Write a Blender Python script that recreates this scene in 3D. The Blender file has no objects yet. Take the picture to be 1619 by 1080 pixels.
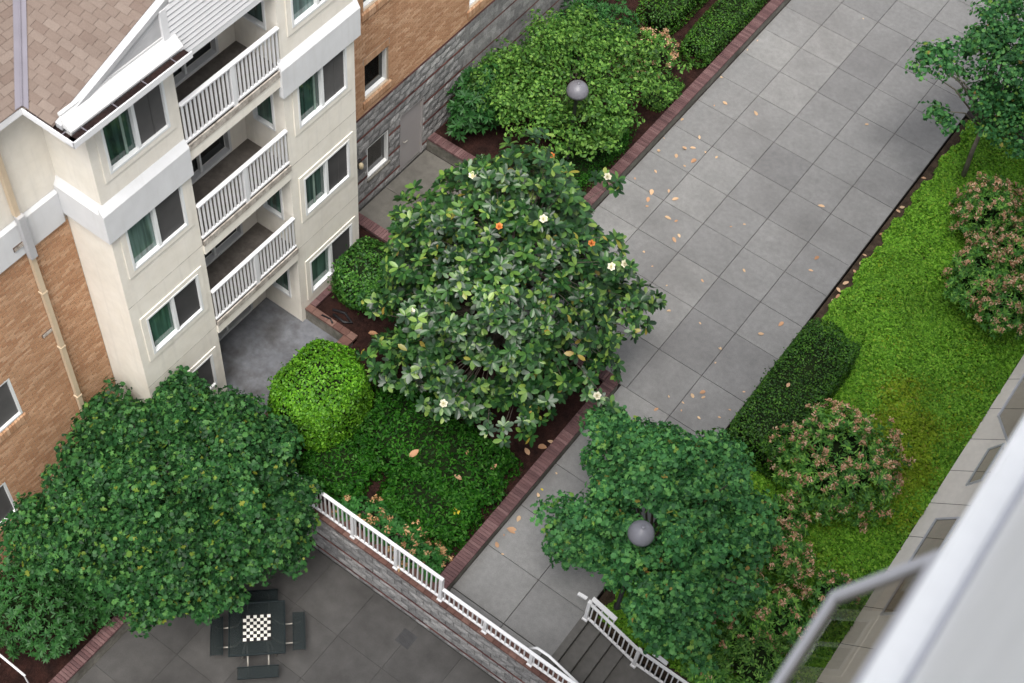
import bpy, math
import numpy as np
from mathutils import Matrix, Vector

rng = np.random.default_rng(7)
scene = bpy.context.scene
COL = scene.collection
R = math.radians

# ------------------------------------------------------------------ camera
cam = bpy.data.cameras.new('camera')
cam.lens = 50.0; cam.sensor_width = 36.0; cam.sensor_fit = 'HORIZONTAL'
cam.clip_start = 0.05; cam.clip_end = 2000
cam.dof.use_dof = True; cam.dof.focus_distance = 33.0; cam.dof.aperture_fstop = 0.95
cam_o = bpy.data.objects.new('camera', cam); COL.objects.link(cam_o)
CAM = Vector((9.265, -32.614, 28.071))
cam_o.location = CAM; cam_o.rotation_euler = (0.600626, -0.072186, 0.630089)
scene.camera = cam_o

# ------------------------------------------------------------------ sky, sun, exposure
SUN_EL, SUN_AZ = R(66), R(148)      # overcast: a wide weak sun
world = bpy.data.worlds.new('World'); scene.world = world; world.use_nodes = True
nt = world.node_tree; nt.nodes.clear()
sky = nt.nodes.new('ShaderNodeTexSky'); sky.sky_type = 'NISHITA'; sky.sun_disc = False
sky.sun_elevation = SUN_EL; sky.sun_rotation = SUN_AZ
sky.air_density = 1.0; sky.dust_density = 3.0; sky.ozone_density = 1.0
hs = nt.nodes.new('ShaderNodeHueSaturation'); hs.inputs['Saturation'].default_value = 0.32
bg = nt.nodes.new('ShaderNodeBackground'); bg.inputs['Strength'].default_value = 0.125
wo = nt.nodes.new('ShaderNodeOutputWorld')
nt.links.new(sky.outputs[0], hs.inputs['Color']); nt.links.new(hs.outputs[0], bg.inputs['Color'])
nt.links.new(bg.outputs[0], wo.inputs['Surface'])
sl = bpy.data.lights.new('sun', 'SUN'); sl.energy = 1.5; sl.angle = R(30); sl.color = (1.0, 0.96, 0.9)
so = bpy.data.objects.new('sun', sl); COL.objects.link(so)
sd = Vector((math.sin(SUN_AZ)*math.cos(SUN_EL), math.cos(SUN_AZ)*math.cos(SUN_EL), math.sin(SUN_EL)))
so.rotation_euler = sd.to_track_quat('Z', 'Y').to_euler(); so.location = (0, -15, 40)
vs = scene.view_settings
vs.view_transform = 'Standard'; vs.look = 'None'; vs.exposure = 1.4; vs.gamma = 1.0; vs.use_curve_mapping = False
scene.render.engine = 'CYCLES'
scene.cycles.use_denoising = True
scene.cycles.max_bounces = 8; scene.cycles.transparent_max_bounces = 12

# ------------------------------------------------------------------ materials
def new_mat(name):
    m = bpy.data.materials.new(name); m.use_nodes = True
    t = m.node_tree; t.nodes.clear()
    out = t.nodes.new('ShaderNodeOutputMaterial')
    return m, t, out

def N(t, typ, **kw):
    n = t.nodes.new(typ)
    for k, v in kw.items():
        if k in n.inputs: n.inputs[k].default_value = v
        else: setattr(n, k, v)
    return n

def ramp(t, stops, fac):
    r = t.nodes.new('ShaderNodeValToRGB')
    el = r.color_ramp.elements
    while len(el) > 1: el.remove(el[-1])
    el[0].position = stops[0][0]; el[0].color = (*stops[0][1], 1)
    for p, c in stops[1:]:
        e = el.new(p); e.color = (*c, 1)
    t.links.new(fac, r.inputs[0])
    return r.outputs[0]

def noise(t, vec, scale, detail=4, rough=.55):
    n = N(t, 'ShaderNodeTexNoise', Scale=scale, Detail=detail, Roughness=rough)
    t.links.new(vec, n.inputs['Vector'])
    return n.outputs['Fac']

def mixc(t, a, b, fac, mode='MIX'):
    m = t.nodes.new('ShaderNodeMix'); m.data_type = 'RGBA'; m.blend_type = mode
    for s, i in ((fac, 0), (a, 6), (b, 7)):
        if hasattr(s, 'is_linked'): t.links.new(s, m.inputs[i])
        elif i == 0: m.inputs[0].default_value = s
        else: m.inputs[i].default_value = (*s, 1)
    return m.outputs[2]

def maprange(t, v, a, b, c, d):
    m = t.nodes.new('ShaderNodeMapRange')
    t.links.new(v, m.inputs[0])
    for i, x in enumerate((a, b, c, d)): m.inputs[i+1].default_value = x
    return m.outputs[0]

def surf(name, stops, rnd=None, rough=.85, spec=.25, mott=((1.3, .25), (9, .15)), bump=((60, .25),),
         stain=None, metallic=0.0, streak=None):
    """opaque surface: colour from a ramp (driven by object / island random or noise), mottling, stains, fine relief"""
    m, t, out = new_mat(name)
    geo = t.nodes.new('ShaderNodeNewGeometry'); pos = geo.outputs['Position']
    if rnd == 'object':
        f = t.nodes.new('ShaderNodeObjectInfo').outputs['Random']
    elif rnd == 'island':
        f = geo.outputs['Random Per Island']
    else:
        f = noise(t, pos, 3.0)
        f = maprange(t, f, .3, .7, 0, 1)
    c = ramp(t, stops, f) if len(stops) > 1 else None
    if c is None:
        rgb = t.nodes.new('ShaderNodeRGB'); rgb.outputs[0].default_value = (*stops[0][1], 1); c = rgb.outputs[0]
    for sc, am in mott:
        n = noise(t, pos, sc)
        v = maprange(t, n, .25, .75, 1-am, 1+am)
        comb = t.nodes.new('ShaderNodeCombineColor')
        for i in range(3): t.links.new(v, comb.inputs[i])
        c = mixc(t, c, comb.outputs[0], 1.0, 'MULTIPLY')
    if stain:
        col, sc, lo, hi, amt = stain
        n = noise(t, pos, sc, 6, .6)
        v = maprange(t, n, lo, hi, 0, amt)
        c = mixc(t, c, col, v)
    if streak:
        col, amt = streak
        mp = t.nodes.new('ShaderNodeMapping'); mp.inputs['Scale'].default_value = (7, 7, .55)
        t.links.new(pos, mp.inputs[0])
        n = noise(t, mp.outputs[0], 1.0, 5, .6)
        v = maprange(t, n, .52, .75, 0, amt)
        c = mixc(t, c, col, v)
    b = N(t, 'ShaderNodeBsdfPrincipled', Roughness=rough, Metallic=metallic)
    b.inputs['Specular IOR Level'].default_value = spec
    t.links.new(c, b.inputs['Base Color'])
    prev = None
    for sc, st in bump:
        n = noise(t, pos, sc, 5, .65)
        bp = N(t, 'ShaderNodeBump', Strength=st, Distance=.01)
        t.links.new(n, bp.inputs['Height'])
        if prev is not None: t.links.new(prev, bp.inputs['Normal'])
        prev = bp.outputs[0]
    if prev is not None: t.links.new(prev, b.inputs['Normal'])
    t.links.new(b.outputs[0], out.inputs[0])
    return m

def leafm(name, stops, rough=.5, spec=.3, trans=.25, rnd='island', clump=(1.1, .25)):
    m, t, out = new_mat(name)
    geo = t.nodes.new('ShaderNodeNewGeometry')
    f = geo.outputs['Random Per Island']
    if rnd == 'both':
        oi = t.nodes.new('ShaderNodeObjectInfo')
        a = t.nodes.new('ShaderNodeMath'); a.operation = 'ADD'
        t.links.new(f, a.inputs[0]); t.links.new(oi.outputs['Random'], a.inputs[1])
        fr = t.nodes.new('ShaderNodeMath'); fr.operation = 'FRACT'; t.links.new(a.outputs[0], fr.inputs[0]); f = fr.outputs[0]
    c = ramp(t, stops, f)
    n = noise(t, geo.outputs['Position'], clump[0], 3)
    v = maprange(t, n, .3, .7, 1-clump[1], 1+clump[1])
    comb = t.nodes.new('ShaderNodeCombineColor')
    for i in range(3): t.links.new(v, comb.inputs[i])
    c = mixc(t, c, comb.outputs[0], 1.0, 'MULTIPLY')
    b = N(t, 'ShaderNodeBsdfPrincipled', Roughness=rough)
    b.inputs['Specular IOR Level'].default_value = spec
    t.links.new(c, b.inputs['Base Color'])
    tr = t.nodes.new('ShaderNodeBsdfTranslucent')
    ct = mixc(t, c, (1.25, 1.35, .6), 1.0, 'MULTIPLY'); t.links.new(ct, tr.inputs[0])
    mx = t.nodes.new('ShaderNodeMixShader'); mx.inputs[0].default_value = trans
    t.links.new(b.outputs[0], mx.inputs[1]); t.links.new(tr.outputs[0], mx.inputs[2])
    t.links.new(mx.outputs[0], out.inputs[0])
    return m

def glassm(name, col, rough=.04, mottle=0.0, spec=.6):
    m, t, out = new_mat(name)
    b = N(t, 'ShaderNodeBsdfPrincipled', Roughness=rough)
    b.inputs['Specular IOR Level'].default_value = spec
    oi = t.nodes.new('ShaderNodeObjectInfo')
    v = maprange(t, oi.outputs['Random'], 0, 1, 1-mottle, 1+mottle)
    comb = t.nodes.new('ShaderNodeCombineColor')
    for i in range(3): t.links.new(v, comb.inputs[i])
    hue = ramp(t, [(0, (.55, .75, .7)), (.3, (1, 1, 1)), (.55, (.6, .85, .72)), (.8, (1.5, 1.25, 1.25)), (1, (.8, .8, .9))], oi.outputs['Random'])
    c = mixc(t, mixc(t, col, hue, 1.0, 'MULTIPLY'), comb.outputs[0], 1.0, 'MULTIPLY')
    geo = t.nodes.new('ShaderNodeNewGeometry'); mp = t.nodes.new('ShaderNodeMapping'); mp.inputs['Scale'].default_value = (9, 9, .5)
    t.links.new(geo.outputs['Position'], mp.inputs[0])          # curtain folds as light and dark streaks put into the pane colour
    v2 = maprange(t, noise(t, mp.outputs[0], 1.0, 3), .35, .65, .55, 1.5)
    cb2 = t.nodes.new('ShaderNodeCombineColor')
    for i in range(3): t.links.new(v2, cb2.inputs[i])
    c = mixc(t, c, cb2.outputs[0], 1.0, 'MULTIPLY')
    t.links.new(c, b.inputs['Base Color']); t.links.new(b.outputs[0], out.inputs[0])
    return m

def clear_glass(name, tint, amount):
    m, t, out = new_mat(name)
    tr = t.nodes.new('ShaderNodeBsdfTransparent'); tr.inputs[0].default_value = (*tint, 1)
    gl = N(t, 'ShaderNodeBsdfGlossy', Roughness=.01)
    fr = N(t, 'ShaderNodeFresnel', IOR=1.55)
    v = maprange(t, fr.outputs[0], 0, 1.0, amount, .25)
    mx = t.nodes.new('ShaderNodeMixShader'); t.links.new(v, mx.inputs[0])
    t.links.new(tr.outputs[0], mx.inputs[1]); t.links.new(gl.outputs[0], mx.inputs[2])
    t.links.new(mx.outputs[0], out.inputs[0])
    return m

def meshm(name, col, alpha):
    m, t, out = new_mat(name)
    tr = t.nodes.new('ShaderNodeBsdfTransparent')
    b = N(t, 'ShaderNodeBsdfPrincipled', Roughness=.45)
    b.inputs['Base Color'].default_value = (*col, 1)
    mx = t.nodes.new('ShaderNodeMixShader'); mx.inputs[0].default_value = alpha
    t.links.new(tr.outputs[0], mx.inputs[1]); t.links.new(b.outputs[0], mx.inputs[2]); t.links.new(mx.outputs[0], out.inputs[0])
    return m

M = {}
M['slab'] = surf('concrete_slab', [(0, (.178, .177, .176)), (.3, (.197, .196, .193)), (.7, (.212, .211, .207)), (1, (.24, .238, .231))], 'object', .78, .32, ((.3, .13), (2.2, .08), (8, .12), (45, .16)), ((90, .2),), ((.085, .081, .079), .32, .46, .78, .6))
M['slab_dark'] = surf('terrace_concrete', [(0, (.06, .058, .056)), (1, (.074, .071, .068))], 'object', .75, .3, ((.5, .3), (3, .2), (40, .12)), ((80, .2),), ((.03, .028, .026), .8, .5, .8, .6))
M['court'] = surf('court_concrete', [(0, (.1, .094, .083)), (1, (.125, .118, .105))], 'object', .8, .3, ((1.0, .2), (6, .15), (50, .1)), ((80, .2),), ((.05, .048, .038), .9, .48, .75, .7))
M['step'] = surf('step_concrete', [(0, (.085, .082, .077)), (1, (.105, .1, .094))], 'object', .8, .3, ((1.5, .2), (9, .15)), ((80, .2),), ((.045, .042, .038), 1.5, .5, .75, .6))
M['patio'] = surf('patio_concrete', [(0, (.115, .12, .135)), (1, (.15, .155, .17))], None, .7, .35, ((1.2, .25), (7, .2)), ((70, .2),), ((.05, .046, .043), 1.1, .46, .68, .85))
M['joint'] = surf('joint_dirt', [(0, (.035, .03, .028))], None, .95, .1)
M['wall_conc'] = surf('planter_concrete', [(0, (.15, .14, .12)), (1, (.21, .2, .175))], None, .9, .2, ((2, .25), (12, .2)), ((50, .4),),
                 ((.05, .05, .04), 1.6, .5, .72, .7))
M['mulch'] = surf('bark_mulch', [(0, (.014, .0075, .0065)), (1, (.034, .015, .012))], None, .95, .1, ((14, .4), (55, .5)), ((45, 1.0), (120, .8)))
M['soil'] = surf('garden_soil', [(0, (.04, .028, .02)), (1, (.07, .05, .035))], None, .95, .1, ((6, .4), (40, .4)), ((50, .8),))
M['ground'] = surf('ground_earth', [(0, (.08, .075, .065)), (1, (.11, .1, .085))], None, .95)
M['stucco'] = surf('cream_stucco', [(0, (.765, .72, .635)), (1, (.805, .765, .69))], None, .9, .2, ((.8, .06), (5, .04)), ((120, .3),), ((.6, .56, .49), .8, .56, .85, .35), streak=((.56, .53, .48), .32))
M['stucco_white'] = surf('white_stucco', [(0, (.60, .605, .615)), (1, (.645, .65, .66))], None, .85, .25, ((.9, .05),), ((120, .2),), streak=((.5, .49, .47), .3))
M['pediment'] = surf('pediment_panel', [(0, (.4, .4, .405)), (1, (.44, .44, .445))], None, .7, .2, ((1.5, .08),), ((80, .1),))
M['balcony'] = surf('balcony_floor', [(0, (.1, .088, .078)), (1, (.135, .12, .108))], None, .85, .2, ((2, .25), (12, .2)), ((70, .2),), ((.05, .043, .037), 1.5, .5, .75, .6))
M['white'] = surf('white_paint', [(0, (.7, .7, .71))], None, .45, .4, ((3, .04),), ((90, .05),))
M['white_dirty'] = surf('weathered_white_paint', [(0, (.42, .42, .43))], None, .6, .3, ((3, .06), (14, .06)), ((60, .15),), ((.4, .37, .33), 5, .6, .8, .45))
M['vinyl'] = surf('window_vinyl', [(0, (.76, .77, .77))], None, .4, .4, ((3, .03),), ())
M['wood_worn'] = surf('weathered_fascia', [(0, (.33, .29, .25)), (1, (.5, .46, .41))], None, .9, .15, ((9, .25), (30, .25)), ((60, .4),), ((.12, .1, .085), 7, .5, .7, .8))
M['membrane'] = surf('white_roof_membrane', [(0, (.62, .62, .615))], None, .6, .3, ((2, .04), (9, .04)), ((40, .1),), ((.5, .48, .45), 6, .66, .85, .4))
M['brick'] = surf('tan_brick', [(0, (.38, .205, .115)), (.35, (.43, .245, .14)), (.7, (.475, .285, .17)), (1, (.54, .345, .22))], 'object', .9, .2, ((.8, .1), (25, .12)), ((120, .4),))
M['brick_i'] = surf('tan_brick_field', [(0, (.38, .205, .115)), (.35, (.43, .245, .14)), (.7, (.475, .285, .17)), (1, (.54, .345, .22))], 'island', .9, .2, ((.8, .1), (25, .12)), ((120, .4),))
M['mortar'] = surf('mortar', [(0, (.42, .34, .26))], None, .95, .1, ((20, .12),), ((120, .3),))
M['block'] = surf('split_face_block', [(0, (.17, .168, .168)), (.5, (.235, .232, .23)), (1, (.32, .315, .31))], 'object', .95, .15, ((5, .25), (24, .3)), ((16, .9), (60, .8)))
M['block_i'] = surf('split_face_block_field', [(0, (.17, .168, .168)), (.5, (.235, .232, .23)), (1, (.32, .315, .31))], 'island', .95, .15, ((5, .25), (24, .3)), ((16, .9), (60, .8)))
M['mortar_grey'] = surf('grey_mortar', [(0, (.12, .115, .11))], None, .95, .1)
M['redbrick'] = surf('dark_red_brick', [(0, (.075, .03, .03)), (.5, (.115, .045, .04)), (1, (.15, .065, .055))], 'object', .8, .25, ((2, .15), (30, .15)), ((100, .3),))
M['capbrick'] = surf('purple_cap_brick', [(0, (.085, .045, .046)), (.5, (.115, .06, .06)), (1, (.155, .09, .088))], 'object', .75, .3, ((1.2, .2), (30, .15)), ((100, .3),))
M['capbrick_red'] = surf('red_cap_brick', [(0, (.095, .048, .04)), (.5, (.13, .068, .055)), (1, (.17, .1, .082))], 'object', .8, .25, ((2, .2), (30, .15)), ((100, .3),))
M['shingle'] = surf('pink_tan_shingle', [(0, (.142, .106, .088)), (.3, (.156, .12, .1)), (.75, (.167, .13, .109)), (1, (.185, .147, .124))], 'object', .95, .1, ((1.5, .08), (60, .15)), ((300, .4),))
M['shingle_i'] = surf('pink_tan_shingle_field', [(0, (.142, .106, .088)), (.3, (.156, .12, .1)), (.75, (.167, .13, .109)), (1, (.185, .147, .124))], 'island', .95, .1, ((1.5, .08), (60, .15)), ((300, .4),))
M['felt'] = surf('roof_underlay', [(0, (.1, .075, .065))], None, .95, .1)
M['valley'] = surf('valley_metal', [(0, (.2, .185, .21))], None, .45, .4, ((2, .08),), (), metallic=.3)
M['gutter_dirt'] = surf('gutter_debris', [(0, (.012, .008, .008)), (1, (.026, .015, .013))], None, .95, .1, ((20, .4),), ((60, .6),))
M['door_grey'] = surf('grey_metal_door', [(0, (.33, .31, .31))], None, .5, .4, ((2, .06),), ())
M['dark'] = surf('dark_interior', [(0, (.012, .011, .011))], None, .8, .2)
M['glass_green'] = glassm('green_window_glass', (.06, .105, .09), .05, .5)
M['glass_dark'] = glassm('dark_window_glass', (.012, .014, .014), .03, .3)
M['screen'] = surf('insect_screen', [(0, (.05, .049, .05)), (1, (.1, .097, .096))], 'object', .7, .2, ((2, .15),), ())
M['blind'] = surf('pale_blind', [(0, (.2, .27, .23))], None, .8, .2)
M['cream_metal'] = surf('cream_downspout', [(0, (.56, .45, .32))], None, .5, .35, ((3, .06),), ())
M['vent'] = surf('brown_vent', [(0, (.09, .06, .045))], None, .7, .2)
M['lamp_metal'] = surf('grey_lamp_metal', [(0, (.15, .15, .17))], None, .42, .4, ((4, .08),), ())
M['pole'] = surf('dark_pole_metal', [(0, (.035, .034, .036))], None, .5, .4, ((4, .08),), ())
M['lantern'] = surf('cream_lantern', [(0, (.6, .5, .33))], None, .4, .4)
M['table'] = meshm('green_black_mesh_metal', (.012, .02, .021), .62)
M['table_rim'] = surf('green_black_coated_metal', [(0, (.012, .02, .022))], None, .4, .45, ((5, .1),), ())
M['steel'] = surf('galvanised_tube', [(0, (.36, .34, .30))], None, .4, .4, ((9, .2),), (), metallic=.3)
M['chess_white'] = surf('chess_white', [(0, (.78, .76, .7))], None, .5, .3)
M['chess_black'] = surf('chess_black', [(0, (.008, .008, .008))], None, .5, .3)
M['iron'] = surf('cast_iron', [(0, (.05, .05, .052))], None, .7, .3)
M['near_conc'] = surf('pale_concrete_panel', [(0, (.64, .59, .52)), (1, (.7, .65, .58))], 'object', .85, .25, ((1.2, .06), (8, .05)), ((70, .2),), ((.46, .42, .37), 1.5, .58, .8, .4))
M['near_white'] = surf('near_white_paint', [(0, (.85, .85, .84))], None, .55, .35, ((2, .04), (9, .03)), ((60, .08),), ((.62, .61, .58), 1.2, .6, .85, .35))
M['alu'] = surf('grey_window_frame', [(0, (.52, .52, .55))], None, .4, .4, ((6, .08),), (), metallic=.35)
M['near_frame'] = surf('pale_window_frame', [(0, (.5, .5, .53))], None, .4, .4, ((6, .05),), ())
M['near_glass'] = clear_glass('tinted_open_pane', (.5, .48, .43), .03)
M['bark'] = surf('grey_bark', [(0, (.06, .05, .042)), (1, (.1, .085, .07))], None, .95, .1, ((8, .3),), ((40, .7),))
M['bark_pale'] = surf('pale_bark', [(0, (.16, .14, .115)), (1, (.23, .205, .17))], None, .95, .1, ((8, .2),), ((40, .5),))
M['inner_shade'] = surf('shrub_inner_shade', [(0, (.006, .012, .004)), (1, (.012, .02, .006))], None, .95, .1)  # near-black green: the shade inside the bushes, put into the colour
M['maroon'] = surf('maroon_cloth', [(0, (.12, .025, .04))], None, .9, .1)
M['hose'] = surf('black_rubber', [(0, (.012, .012, .014))], None, .5, .4)
# foliage
M['l_maple'] = leafm('maple_leaf', [(0, (.005, .028, .007)), (.45, (.017, .074, .018)), (.8, (.04, .132, .033)), (.95, (.07, .18, .038)), (.985, (.12, .2, .025)), (1, (.17, .19, .025))], .55, .25, .2)  # wide random range puts lit leaves and dark gaps into the colour
M['l_maple2'] = leafm('maple_leaf_bluish', [(0, (.012, .06, .018)), (.4, (.038, .145, .042)), (.8, (.08, .235, .064)), (.95, (.12, .285, .07)), (.99, (.16, .28, .04)), (1, (.28, .16, .05))], .55, .25, .22)  # leaf tones spread to carry light and dark contrast of the crown
M['l_mag'] = leafm('magnolia_leaf', [(0, (.005, .024, .006)), (.5, (.016, .062, .014)), (.76, (.045, .125, .024)), (.91, (.115, .21, .036)), (.985, (.19, .28, .05)), (1, (.26, .18, .03))], .37, .42, .12, 'both', (.9, .25))  # mostly dark with bright specks: leaf highlights painted into the random tones
M['l_light'] = leafm('fresh_green_leaf', [(0, (.014, .055, .006)), (.4, (.05, .14, .02)), (.8, (.115, .245, .042)), (1, (.18, .33, .06))], .55, .25, .25)
M['l_rhodo'] = leafm('rhododendron_leaf', [(0, (.012, .06, .014)), (1, (.035, .12, .025))], .5, .25, .15)
M['l_bright'] = leafm('bright_clipped_leaf', [(0, (.025, .1, .004)), (.4, (.06, .19, .008)), (1, (.14, .33, .02))], .5, .3, .22)
M['l_round'] = leafm('round_bush_leaf', [(0, (.008, .045, .006)), (.5, (.026, .1, .012)), (1, (.08, .2, .025))], .5, .3, .2)
M['l_hedge'] = leafm('dark_hedge_leaf', [(0, (.007, .035, .003)), (.5, (.024, .09, .007)), (1, (.075, .185, .016))], .5, .3, .15)
M['l_low'] = leafm('low_shrub_leaf', [(0, (.004, .034, .002)), (.5, (.013, .078, .004)), (.92, (.035, .13, .01)), (1, (.06, .15, .03))], .6, .15, .15)
M['l_cover'] = leafm('ground_cover_leaf', [(0, (.055, .16, .01)), (.4, (.13, .32, .022)), (.9, (.24, .48, .045)), (1, (.32, .48, .06))], .6, .25, .28, 'island', (.55, .2))
M['l_cover2'] = leafm('yellowing_cover_leaf', [(0, (.1, .18, .008)), (.4, (.19, .3, .014)), (.9, (.28, .39, .025)), (1, (.33, .3, .07))], .6, .2, .28, 'island', (.9, .2))
M['l_pieris'] = leafm('pieris_leaf', [(0, (.022, .09, .014)), (.5, (.075, .22, .036)), (1, (.2, .4, .06))], .55, .3, .2)
M['l_pflower'] = leafm('pieris_spent_flower', [(0, (.36, .17, .09)), (.5, (.55, .33, .2)), (1, (.68, .5, .35))], .7, .2, .15)
M['l_dry'] = leafm('dry_leaf', [(0, (.45, .24, .13)), (.5, (.56, .36, .22)), (1, (.62, .45, .28))], .6, .3, .1, 'both')
M['l_yellow'] = leafm('yellow_leaf', [(0, (.5, .4, .03)), (1, (.55, .45, .04))], .6, .3, .1)
M['l_peren'] = leafm('perennial_leaf', [(0, (.02, .1, .02)), (1, (.05, .18, .035))], .55, .2, .2)
M['l_head'] = leafm('perennial_flower_head', [(0, (.4, .2, .09)), (.5, (.5, .3, .15)), (1, (.58, .42, .22))], .7, .2, .15)
M['petal'] = leafm('cream_petal', [(0, (.75, .7, .55)), (1, (.82, .78, .66))], .6, .3, .2)
M['petal_old'] = leafm('withered_petal', [(0, (.5, .16, .04)), (1, (.6, .25, .08))], .7, .2, .15)

# ------------------------------------------------------------------ object helpers
WM = {}
def reg(o, W): WM[o.name] = W

def tag(o, label=None, cat=None, group=None, kind=None):
    if label: o['label'] = label
    if cat: o['category'] = cat
    if group: o['group'] = group
    if kind: o['kind'] = kind
    return o

def empty(name, loc, label, cat, group=None):
    o = bpy.data.objects.new(name, None); COL.objects.link(o)
    o.location = loc; o.empty_display_size = .2
    reg(o, Matrix.Translation(Vector(loc)))
    return tag(o, label, cat, group)

def link(name, me, parent=None, W=None):
    o = bpy.data.objects.new(name, me); COL.objects.link(o)
    W = W or Matrix.Identity(4)
    o.matrix_basis = W
    if parent is not None:
        o.parent = parent; o.matrix_parent_inverse = WM[parent.name].inverted()
    reg(o, W)
    return o

def T(x, y, z): return Matrix.Translation(Vector((x, y, z)))

class MB:
    def __init__(s): s.v = []; s.f = []
    def add(s, V, F):
        n = len(s.v); s.v.extend(V); s.f.extend([tuple(i+n for i in f) for f in F]); return s
    def box(s, x0, x1, y0, y1, z0, z1):
        return s.add([(x0,y0,z0),(x1,y0,z0),(x1,y1,z0),(x0,y1,z0),(x0,y0,z1),(x1,y0,z1),(x1,y1,z1),(x0,y1,z1)],
                     [(0,3,2,1),(4,5,6,7),(0,1,5,4),(1,2,6,5),(2,3,7,6),(3,0,4,7)])
    def cbox(s, x0, x1, y0, y1, z0, z1, c=.008):
        V = [(x0,y0,z0),(x1,y0,z0),(x1,y1,z0),(x0,y1,z0),(x0,y0,z1-c),(x1,y0,z1-c),(x1,y1,z1-c),(x0,y1,z1-c),
             (x0+c,y0+c,z1),(x1-c,y0+c,z1),(x1-c,y1-c,z1),(x0+c,y1-c,z1)]
        F = [(0,3,2,1),(0,1,5,4),(1,2,6,5),(2,3,7,6),(3,0,4,7),(4,5,9,8),(5,6,10,9),(6,7,11,10),(7,4,8,11),(8,9,10,11)]
        return s.add(V, F)
    def quad(s, *p): return s.add(list(p), [tuple(range(len(p)))])
    def prism(s, poly, axis, a0, a1):
        """poly: list of 2D points in the plane normal to axis; extruded a0..a1"""
        def P(p, a):
            if axis == 'y': return (p[0], a, p[1])
            if axis == 'x': return (a, p[0], p[1])
            return (p[0], p[1], a)
        n = len(poly)
        V = [P(p, a0) for p in poly]+[P(p, a1) for p in poly]
        F = [tuple(range(n)), tuple(range(2*n-1, n-1, -1))]+[(i, (i+1) % n, n+(i+1) % n, n+i) for i in range(n)]
        return s.add(V, F)
    def tube(s, pts, rad, n=6, cap=True):
        pts = [Vector(p) for p in pts]; k = len(pts)
        if not hasattr(rad, '__len__'): rad = [rad]*k
        V = []; prevu = None
        for i, p in enumerate(pts):
            d = (pts[min(i+1, k-1)]-pts[max(i-1, 0)]).normalized()
            a = prevu if prevu is not None else (Vector((0, 0, 1)) if abs(d.z) < .9 else Vector((1, 0, 0)))
            u = (a-d*a.dot(d)).normalized(); w = d.cross(u); prevu = u
            for j in range(n):
                t = 2*math.pi*j/n
                V.append(tuple(p+(u*math.cos(t)+w*math.sin(t))*rad[i]))
        F = [(i*n+j, i*n+(j+1) % n, (i+1)*n+(j+1) % n, (i+1)*n+j) for i in range(k-1) for j in range(n)]
        if cap: F += [tuple(range(n-1, -1, -1)), tuple((k-1)*n+j for j in range(n))]
        return s.add(V, F)
    def lathe(s, c, prof, n=20):
        V = []; k = len(prof)
        for r, z in prof:
            for j in range(n):
                t = 2*math.pi*j/n; V.append((c[0]+r*math.cos(t), c[1]+r*math.sin(t), c[2]+z))
        F = [(i*n+j, i*n+(j+1) % n, (i+1)*n+(j+1) % n, (i+1)*n+j) for i in range(k-1) for j in range(n)]
        F += [tuple(range(n-1, -1, -1)), tuple((k-1)*n+j for j in range(n))]
        return s.add(V, F)
    def mesh(s, name, mat, smooth=False):
        me = bpy.data.meshes.new(name); me.from_pydata(s.v, [], s.f); me.materials.append(mat)
        if smooth: me.polygons.foreach_set('use_smooth', [True]*len(me.polygons))
        me.update(); return me
    def build(s, name, mat, parent=None, smooth=False, W=None):
        return link(name, s.mesh(name, mat, smooth), parent, W)

def struct(name, mb, mat, parent=None):
    o = mb.build(name, mat, parent)
    if parent is None: tag(o, kind='structure')
    return o

# plane maps: (along, up, outward) -> xyz
def PX(X): return lambda s, z, d: (X+d, s, z)          # wall facing +X, s = y
def PYm(Y): return lambda s, z, d: (s, Y-d, z)         # wall facing -Y, s = x
def pbox(mb, P, s0, s1, z0, z1, d0, d1):
    a = P(s0, z0, d0); b = P(s1, z1, d1)
    lo = [min(a[i], b[i]) for i in range(3)]; hi = [max(a[i], b[i]) for i in range(3)]
    return mb.box(lo[0], hi[0], lo[1], hi[1], lo[2], hi[2])

def wall_open(mb, P, s0, s1, z0, z1, holes, depth=.18):
    S = sorted({s0, s1, *[h[0] for h in holes], *[h[1] for h in holes]})
    Z = sorted({z0, z1, *[h[2] for h in holes], *[h[3] for h in holes]})
    S = [x for x in S if s0 <= x <= s1]; Z = [x for x in Z if z0 <= x <= z1]
    for i in range(len(S)-1):
        for j in range(len(Z)-1):
            sc, zc = (S[i]+S[i+1])/2, (Z[j]+Z[j+1])/2
            if any(h[0] < sc < h[1] and h[2] < zc < h[3] for h in holes): continue
            mb.quad(P(S[i], Z[j], 0), P(S[i+1], Z[j], 0), P(S[i+1], Z[j+1], 0), P(S[i], Z[j+1], 0))
    for a, b, c, d in holes:
        for (p, q) in (((a, c), (b, c)), ((b, c), (b, d)), ((b, d), (a, d)), ((a, d), (a, c))):
            mb.quad(P(*p, 0), P(*q, 0), P(*q, -depth), P(*p, -depth))
    return mb

# ------------------------------------------------------------------ leaf instancing
def unit(v): return v/np.maximum(np.linalg.norm(v, axis=-1, keepdims=True), 1e-9)
def frames(Nn, yaw):
    Nn = unit(Nn)
    a = np.where(np.abs(Nn[:, 2:3]) < .9, np.array([[0, 0, 1.]]), np.array([[1., 0, 0]]))
    u = unit(np.cross(a, Nn)); w = np.cross(Nn, u)
    c, s = np.cos(yaw)[:, None], np.sin(yaw)[:, None]
    return u*c+w*s, -u*s+w*c, Nn

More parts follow.
